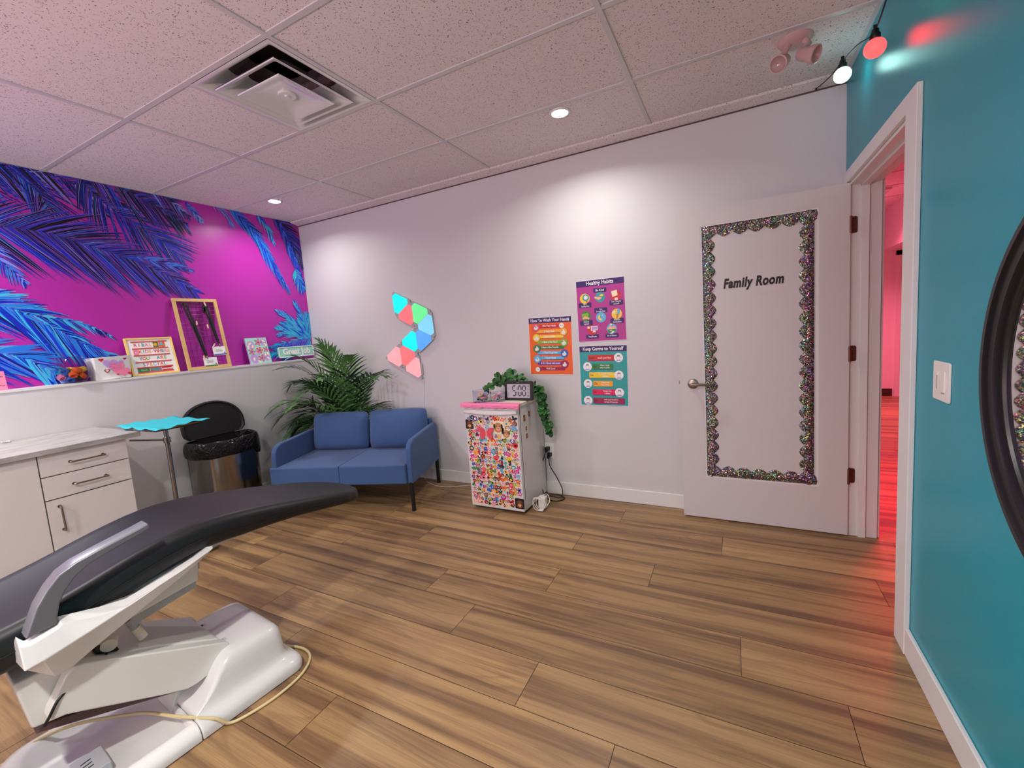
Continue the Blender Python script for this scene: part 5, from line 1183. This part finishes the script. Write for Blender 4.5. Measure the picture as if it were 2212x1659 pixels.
# ------------------------------------------------------------------ dental chair (local: x = across, y = towards the toe end)
chair = thing('dental_chair', (2.40, -2.40, 0), 'reclined dental chair with black upholstery and white base in the foreground', 'dental chair', rotz=-math.atan(.1))
XC = -.372
ztop = [(-1.6, .86), (-1.3, .80), (-1.05, .70), (-.85, .635), (-.65, .607), (-.45, .615), (-.39, .625), (-.27, .655), (-.17, .685), (-.05, .712), (.05, .722), (.15, .716), (.28, .696), (.43, .665), (.59, .630), (.70, .603), (.80, .575), (.86, .556)]
hwid = [(-1.6, .20), (-1.2, .22), (-.8, .24), (-.3, .246), (0, .246), (.2, .243), (.45, .232), (.62, .216), (.72, .196), (.78, .172), (.815, .142), (.832, .11), (.84, .07)]
thk = [(-1.6, .10), (-.8, .12), (-.3, .125), (0, .105), (.2, .10), (.45, .075), (.7, .066), (.79, .058), (.84, .040)]
def smooth_i(tab, x, h=.035): return (interp(tab, x-h)+interp(tab, x)*2+interp(tab, x+h))/4
m = MB(); lo = []
ss = [-1.6+.05*i for i in range(44)]+[.58+.02*i for i in range(13)]+[.81, .822, .832, .838]
ss = sorted(set(round(s, 3) for s in ss if s < .84))
for s in ss:
    z1, w1, t1 = smooth_i(ztop, s), (smooth_i(hwid, s) if s < .7 else interp(hwid, s)), interp(thk, s); crown = .012; dish = -.022 if s < .0 else lerp(-.022, .004, min(1, s/.3))
    lp_ = []; rt = min(.040, t1*.48)
    for k in range(-8, 9):                     # top, far to near
        u = k/8; xx = u*(w1-rt*.9); zz = z1+dish*(1-u*u)*(1 if dish < 0 else -1)*(-1 if dish > 0 else 1)
        lp_.append((XC+xx, s, zz))
    for k in range(1, 6): a = PI/2*k/6; lp_.append((XC+w1-rt*.9+rt*.9*math.sin(a), s, z1-rt+rt*math.cos(a)))
    lp_.append((XC+w1, s, z1-t1+rt*.8))
    for k in range(1, 4): a = PI/2*k/4; lp_.append((XC+w1-rt*.6*(1-math.cos(a)), s, z1-t1+rt*.8*(1-math.sin(a))))
    lp_.append((XC+w1*.8, s, z1-t1)); lp_.append((XC-w1*.8, s, z1-t1))
    for k in range(3, 0, -1): a = PI/2*k/4; lp_.append((XC-w1+rt*.6*(1-math.cos(a)), s, z1-t1+rt*.8*(1-math.sin(a))))
    lp_.append((XC-w1, s, z1-t1+rt*.8))
    for k in range(5, 0, -1): a = PI/2*k/6; lp_.append((XC-w1+rt*.9-rt*.9*math.sin(a), s, z1-rt+rt*math.cos(a)))
    lo.append(lp_)
m.loft(lo, 'leather_black')
uph = build('upholstery', m, parent=chair, smooth=True, angle=180, label='smooth black vinyl seat and leg cushion')
# piping seam along the near and far edges
for sg in (1, -1):
    pts = [(XC+sg*(smooth_i(hwid, s) if s < .7 else interp(hwid, s))*1.002, s, smooth_i(ztop, s)-interp(thk, s)*.55) for s in ss if s > -.9]
    build('seam', MB().tube(pts, .0022, 'black_plastic', 6), parent=uph, smooth=True)
# thin support shell under the leg rest
build('leg_rest_shell', MB().loft([[(XC+u*w_, s, z) for u, z in ((-1, zt), (1, zt), (.9, zb), (-.9, zb))] for s, w_, zt, zb in ((.02, .18, .618, .59), (.3, .19, .598, .583), (.6, .17, .566, .553), (.75, .10, .549, .541))], 'plastic_gray'), parent=chair, bevel=.004)
# side brackets (wings)
def wing(sg):
    X = lambda off: -off if sg > 0 else 2*XC+off
    lip = [(.075, .632, .105), (-.06, .600, .105), (-.19, .574, .105), (-.255, .584, .11), (-.343, .608, .11), (-.350, .597, .10), (-.415, .582, .10), (-.425, .597, .12)]
    mid = [(.070, .630, .088), (-.06, .592, .075), (-.20, .566, .066), (-.26, .570, .066), (-.342, .596, .07), (-.350, .588, .068), (-.408, .574, .068), (-.428, .580, .075)]
    rid = [(.065, .628, .082), (-.06, .598, .062), (-.20, .570, .055), (-.26, .551, .055), (-.33, .535, .056), (-.35, .531, .057), (-.40, .520, .058), (-.432, .512, .062)]
    rid = [(.066, .629, .084), (-.03, .606, .066), (-.12, .588, .056), (-.20, .566, .052), (-.28, .546, .052), (-.34, .532, .052), (-.39, .520, .053), (-.428, .512, .056)]
    bot = [(.055, .610, .10), (-.02, .575, .095), (-.11, .540, .09), (-.20, .502, .09), (-.28, .468, .09), (-.335, .442, .09), (-.37, .438, .092), (-.425, .500, .10)]
    inn = [(.055, .618, .17), (-.02, .585, .17), (-.11, .555, .17), (-.20, .515, .17), (-.28, .48, .17), (-.335, .455, .17), (-.37, .45, .17), (-.44, .53, .16)]
    rows = [lip, mid, rid, bot, inn]; n = 8
    vs = [(X(o), s, z) for r in rows for s, z, o in r]; fs = []
    for j in range(4):
        for i in range(n-1): a = j*n+i; fs.append((a, a+1, a+n+1, a+n))
    for i in range(n-1): a = 4*n+i; fs.append((a, a+1, i+1, i))
    fs.append(tuple(j*n for j in range(5))); fs.append(tuple(j*n+n-1 for j in range(4, -1, -1)))
    wg = build('side_bracket', MB().add(vs, fs, 'chair_white'), parent=chair, bevel=.0035, seg=2, label='glossy white angular side bracket')
    # armrest
    top = [(-.108, .802), (-.141, .793), (-.22, .775), (-.29, .757), (-.328, .737), (-.356, .706), (-.382, .666), (-.404, .612), (-.413, .590)]
    bo = [(-.104, .785), (-.135, .775), (-.20, .758), (-.262, .738), (-.296, .715), (-.320, .686), (-.336, .655), (-.346, .615), (-.348, .597)]
    lo = []
    for (a, b_) in zip(top, bo):
        i = top.index((a, b_)) if False else 0
    for (s1, z1), (s2, z2) in zip(top, bo):
        lo.append([(X(.078), s1, z1), (X(.088), s1, z1+.004), (X(.134), s1, z1+.004), (X(.142), s1, z1-.002), (X(.142), s2, z2+.002), (X(.134), s2, z2-.002), (X(.088), s2, z2-.002), (X(.078), s2, z2+.002)])
    if sg > 0: build('armrest', MB().loft(lo, 'arm_gray'), parent=chair, bevel=.004, seg=3, label='grey metallic swept armrest')
wing(1); wing(-1)
# mechanism under the seat
build('seat_frame', MB().hexa([(-.18, -.36, .44), (2*XC+.18, -.36, .44), (2*XC+.18, .04, .49), (-.18, .04, .49), (-.17, -.36, .53), (2*XC+.17, -.36, .53), (2*XC+.17, .05, .60), (-.17, .05, .60)], 'plastic_white'), parent=chair, bevel=.008)
sf = build('tilt_bracket', MB().hexa([(-.185, -.17, .43), (-.24, -.17, .43), (-.24, .03, .465), (-.185, .03, .465), (-.185, -.17, .56), (-.24, -.17, .56), (-.24, .045, .58), (-.185, .045, .58)], 'plastic_gray').box((-.22, .03, .515), (-.24, .062, .54), 'plastic_gray'), parent=chair, bevel=.004)
build('bolt', MB().tube([(-.186, -.075, .50), (-.182, -.075, .50)], .0075, 'bronze', 16), parent=sf)
build('limit_switch', MB().tube([(-.20, -.172, .455), (-.20, -.158, .418)], .0125, 'plastic_gray', 14).tube([(-.20, -.158, .418), (-.20, -.141, .370)], .0145, 'cream', 14), parent=chair, smooth=True, label='cream cylindrical switch hanging under the seat')
build('cap_nut', MB().tube([(-.17, -.235, .413), (-.20, -.225, .418)], .022, 'cream', 20), parent=chair, smooth=True)
build('hose', MB().tube(smoothpts([(-.19, -.23, .40), (-.18, -.25, .375), (-.17, -.29, .362), (-.14, -.34, .358), (-.128, -.37, .345), (-.126, -.392, .312), (-.13, -.405, .29)], 5), .004, 'cord_black', 8), parent=chair, smooth=True)
# lifting arms
def arm_panel(off, th, nm):
    pr_ = [(.092, .196), (.088, .214), (.07, .226), (-.05, .287), (-.183, .356), (-.30, .416), (-.325, .420), (-.345, .405), (-.392, .325), (-.398, .305), (-.386, .292), (-.36, .286), (-.12, .158), (-.06, .130), (-.03, .128), (.01, .135), (.05, .160)]
    F_ = lambda u, v, w_: Vector((-off-w_, u, v))
    return build(nm, MB().prism(pr_, F_, 0, th, 'plastic_white'), parent=chair, bevel=.006, seg=3)
arm_panel(.130, .045, 'lift_arm')
F_ = lambda u, v, w_: Vector((-.175-w_, u, v))
build('arm_cover', MB().prism([(.088, .185), (.075, .224), (-.104, .322), (-.27, .395), (-.34, .395), (-.40, .30), (-.10, .19), (.04, .16)], F_, 0, .26, 'plastic_white'), parent=chair, bevel=.01, seg=3)
build('arm_slot', MB().hexa([(-.19, -.215, .372), (-.25, -.215, .372), (-.25, -.265, .396), (-.19, -.265, .396), (-.19, -.208, .375), (-.25, -.208, .375), (-.25, -.26, .4), (-.19, -.26, .4)], 'black_matte'), parent=chair)
arm_panel(.435, .03, 'lift_arm')
build('rear_housing', MB().hexa([(-.18, -.425, .27), (-.42, -.425, .27), (-.42, -.28, .24), (-.18, -.28, .24), (-.18, -.445, .43), (-.42, -.445, .43), (-.42, -.33, .43), (-.18, -.33, .43)], 'plastic_white'), parent=chair, bevel=.008)
build('lower_link', MB().hexa([(-.19, -.42, .245), (-.40, -.42, .245), (-.40, .06, .05), (-.19, .06, .05), (-.19, -.40, .262), (-.40, -.40, .262), (-.40, .08, .10), (-.19, .08, .10)], 'vent_dark'), parent=chair, bevel=.004)
# base
def bl(x0, x1, y0, y1, rf, rb, z, n=6):
    """rounded outline, rf = radius of the two front (+y) corners, rb = of the two rear ones"""
    pts = []
    for (sx, sy, a0) in ((1, 1, 0), (-1, 1, 90), (-1, -1, 180), (1, -1, 270)):
        rr = rf if sy > 0 else rb; cx = x1-rr if sx > 0 else x0+rr; cy = y1-rr if sy > 0 else y0+rr
        for k in range(n+1): a = math.radians(a0+90*k/n); pts.append((cx+rr*math.cos(a), cy+rr*math.sin(a), z))
    return pts
XB0, XB1 = -.535, .0
prof = [(0, 0, 0, .004), (0, 0, 0, .026), (.006, .005, 0, .040), (.018, .014, .0, .050), (.040, .030, .0, .057), (.052, .038, .003, .066), (.058, .043, .035, .085), (.062, .044, .065, .115), (.066, .047, .088, .150), (.072, .051, .108, .176), (.082, .060, .126, .192), (.098, .074, .140, .200), (.125, .095, .155, .204)]
base = MB().loft([bl(XB0+a, XB1-a, -.075+c_, .315-b_, max(.02, .055-a*.2), .004+.2*c_, z) for a, b_, c_, z in prof], 'chair_white')
bc = build('base_cover', base, parent=chair, smooth=True, angle=62, label='moulded glossy white base cover')
for (x, y) in ((-.185, .095), (-.37, .095)): build('cover_clip', MB().box((x-.012, y-.012, .196), (x+.012, y+.006, .2045), 'grid_white').box((x-.008, y-.014, .197), (x+.006, y-.004, .2055), 'black_matte'), parent=bc)
build('collar_plate', MB().hexa([(-.16, .02, .17), (-.42, .02, .17), (-.42, .10, .16), (-.16, .10, .16), (-.16, .0, .222), (-.42, .0, .222), (-.42, .085, .203), (-.16, .085, .203)], 'chair_white'), parent=chair, bevel=.006)
pan = MB().loft([bl(XB0+a, XB1-a, -.50+b_, -.078-c_, .004, .09, z) for a, b_, c_, z in ((0, 0, 0, .004), (0, 0, 0, .022), (.010, .01, 0, .038), (.03, .03, .0, .048), (.05, .05, .004, .050), (.062, .06, .01, .046), (.085, .085, .014, .028))], 'chair_white')
build('base_pan', pan, parent=chair, smooth=True, angle=50, label='white floor pan of the base')
build('pivot_block', MB().hexa([(-.21, -.10, .03), (-.36, -.10, .03), (-.36, .0, .03), (-.21, .0, .03), (-.21, -.06, .12), (-.36, -.06, .12), (-.36, .0, .12), (-.21, .0, .12)], 'plastic_white'), parent=chair, bevel=.004)
bx = build('junction_box', MB().box((-.115, -.365, .028), (-.225, -.285, .066), 'plastic_gray'), parent=chair, bevel=.004, label='small grey box with three dark marks')
for k in range(3): build('mark', MB().hexa([(-.145-.018*k+dx, y, z) for z in (.066, .0668) for dx, y in ((0, -.345), (-.004, -.345), (-.009, -.320), (-.005, -.320))], 'black_matte'), parent=bx)
# beige cable round the base
cw_ = [(2.24, -2.055, .006), (2.33, -2.035, .006), (2.41, -2.058, .006), (2.462, -2.14, .006), (2.468, -2.25, .006), (2.445, -2.345, .006), (2.415, -2.40, .008), (2.395, -2.43, .045), (2.34, -2.465, .060), (2.26, -2.50, .068), (2.14, -2.53, .062), (2.05, -2.58, .060), (1.95, -2.66, .064), (1.88, -2.74, .05), (1.82, -2.84, .006), (1.74, -3.0, .006)]
build('chair_cable', MB().tube(smoothpts(cw_, 6), .0055, 'cord_beige', 10), smooth=True, label='beige cable curling round the chair base and over its floor pan', cat='cable')

# ------------------------------------------------------------------ stool at the bottom edge
sx_, sy_ = 4.30, -2.42
t = thing('round_stool', (sx_, sy_, 0), 'round cream-topped stool whose edge shows at the bottom by the teal wall', 'stool')
build('seat', MB().lathe([(0, .50), (.13, .50), (.155, .494), (.165, .478), (.165, .455), (.155, .44), (0, .44)], 'cream', (sx_, sy_, 0), n=48), parent=t, smooth=True)
build('column', MB().lathe([(.03, .08), (.03, .25), (.018, .25), (.018, .44)], 'steel', (sx_, sy_, 0), n=24), parent=t, smooth=True)
for k in range(5):
    a = 2*PI*k/5+.3; c_, s_q = math.cos(a), math.sin(a)
    lg = build('leg', MB().tube([(sx_, sy_, .095), (sx_+.2*c_, sy_+.2*s_q, .065)], [.018, .012], 'steel', 10), parent=t, smooth=True)
    build('caster', MB().lathe([(0, -.012), (.022, -.012), (.025, -.006), (.025, .006), (.022, .012), (0, .012)], 'black_plastic', (sx_+.205*c_, sy_+.205*s_q, .026), (-s_q, c_, 0), 20).tube([(sx_+.2*c_, sy_+.2*s_q, .03), (sx_+.2*c_, sy_+.2*s_q, .07)], .006, 'steel', 8), parent=t, smooth=True)
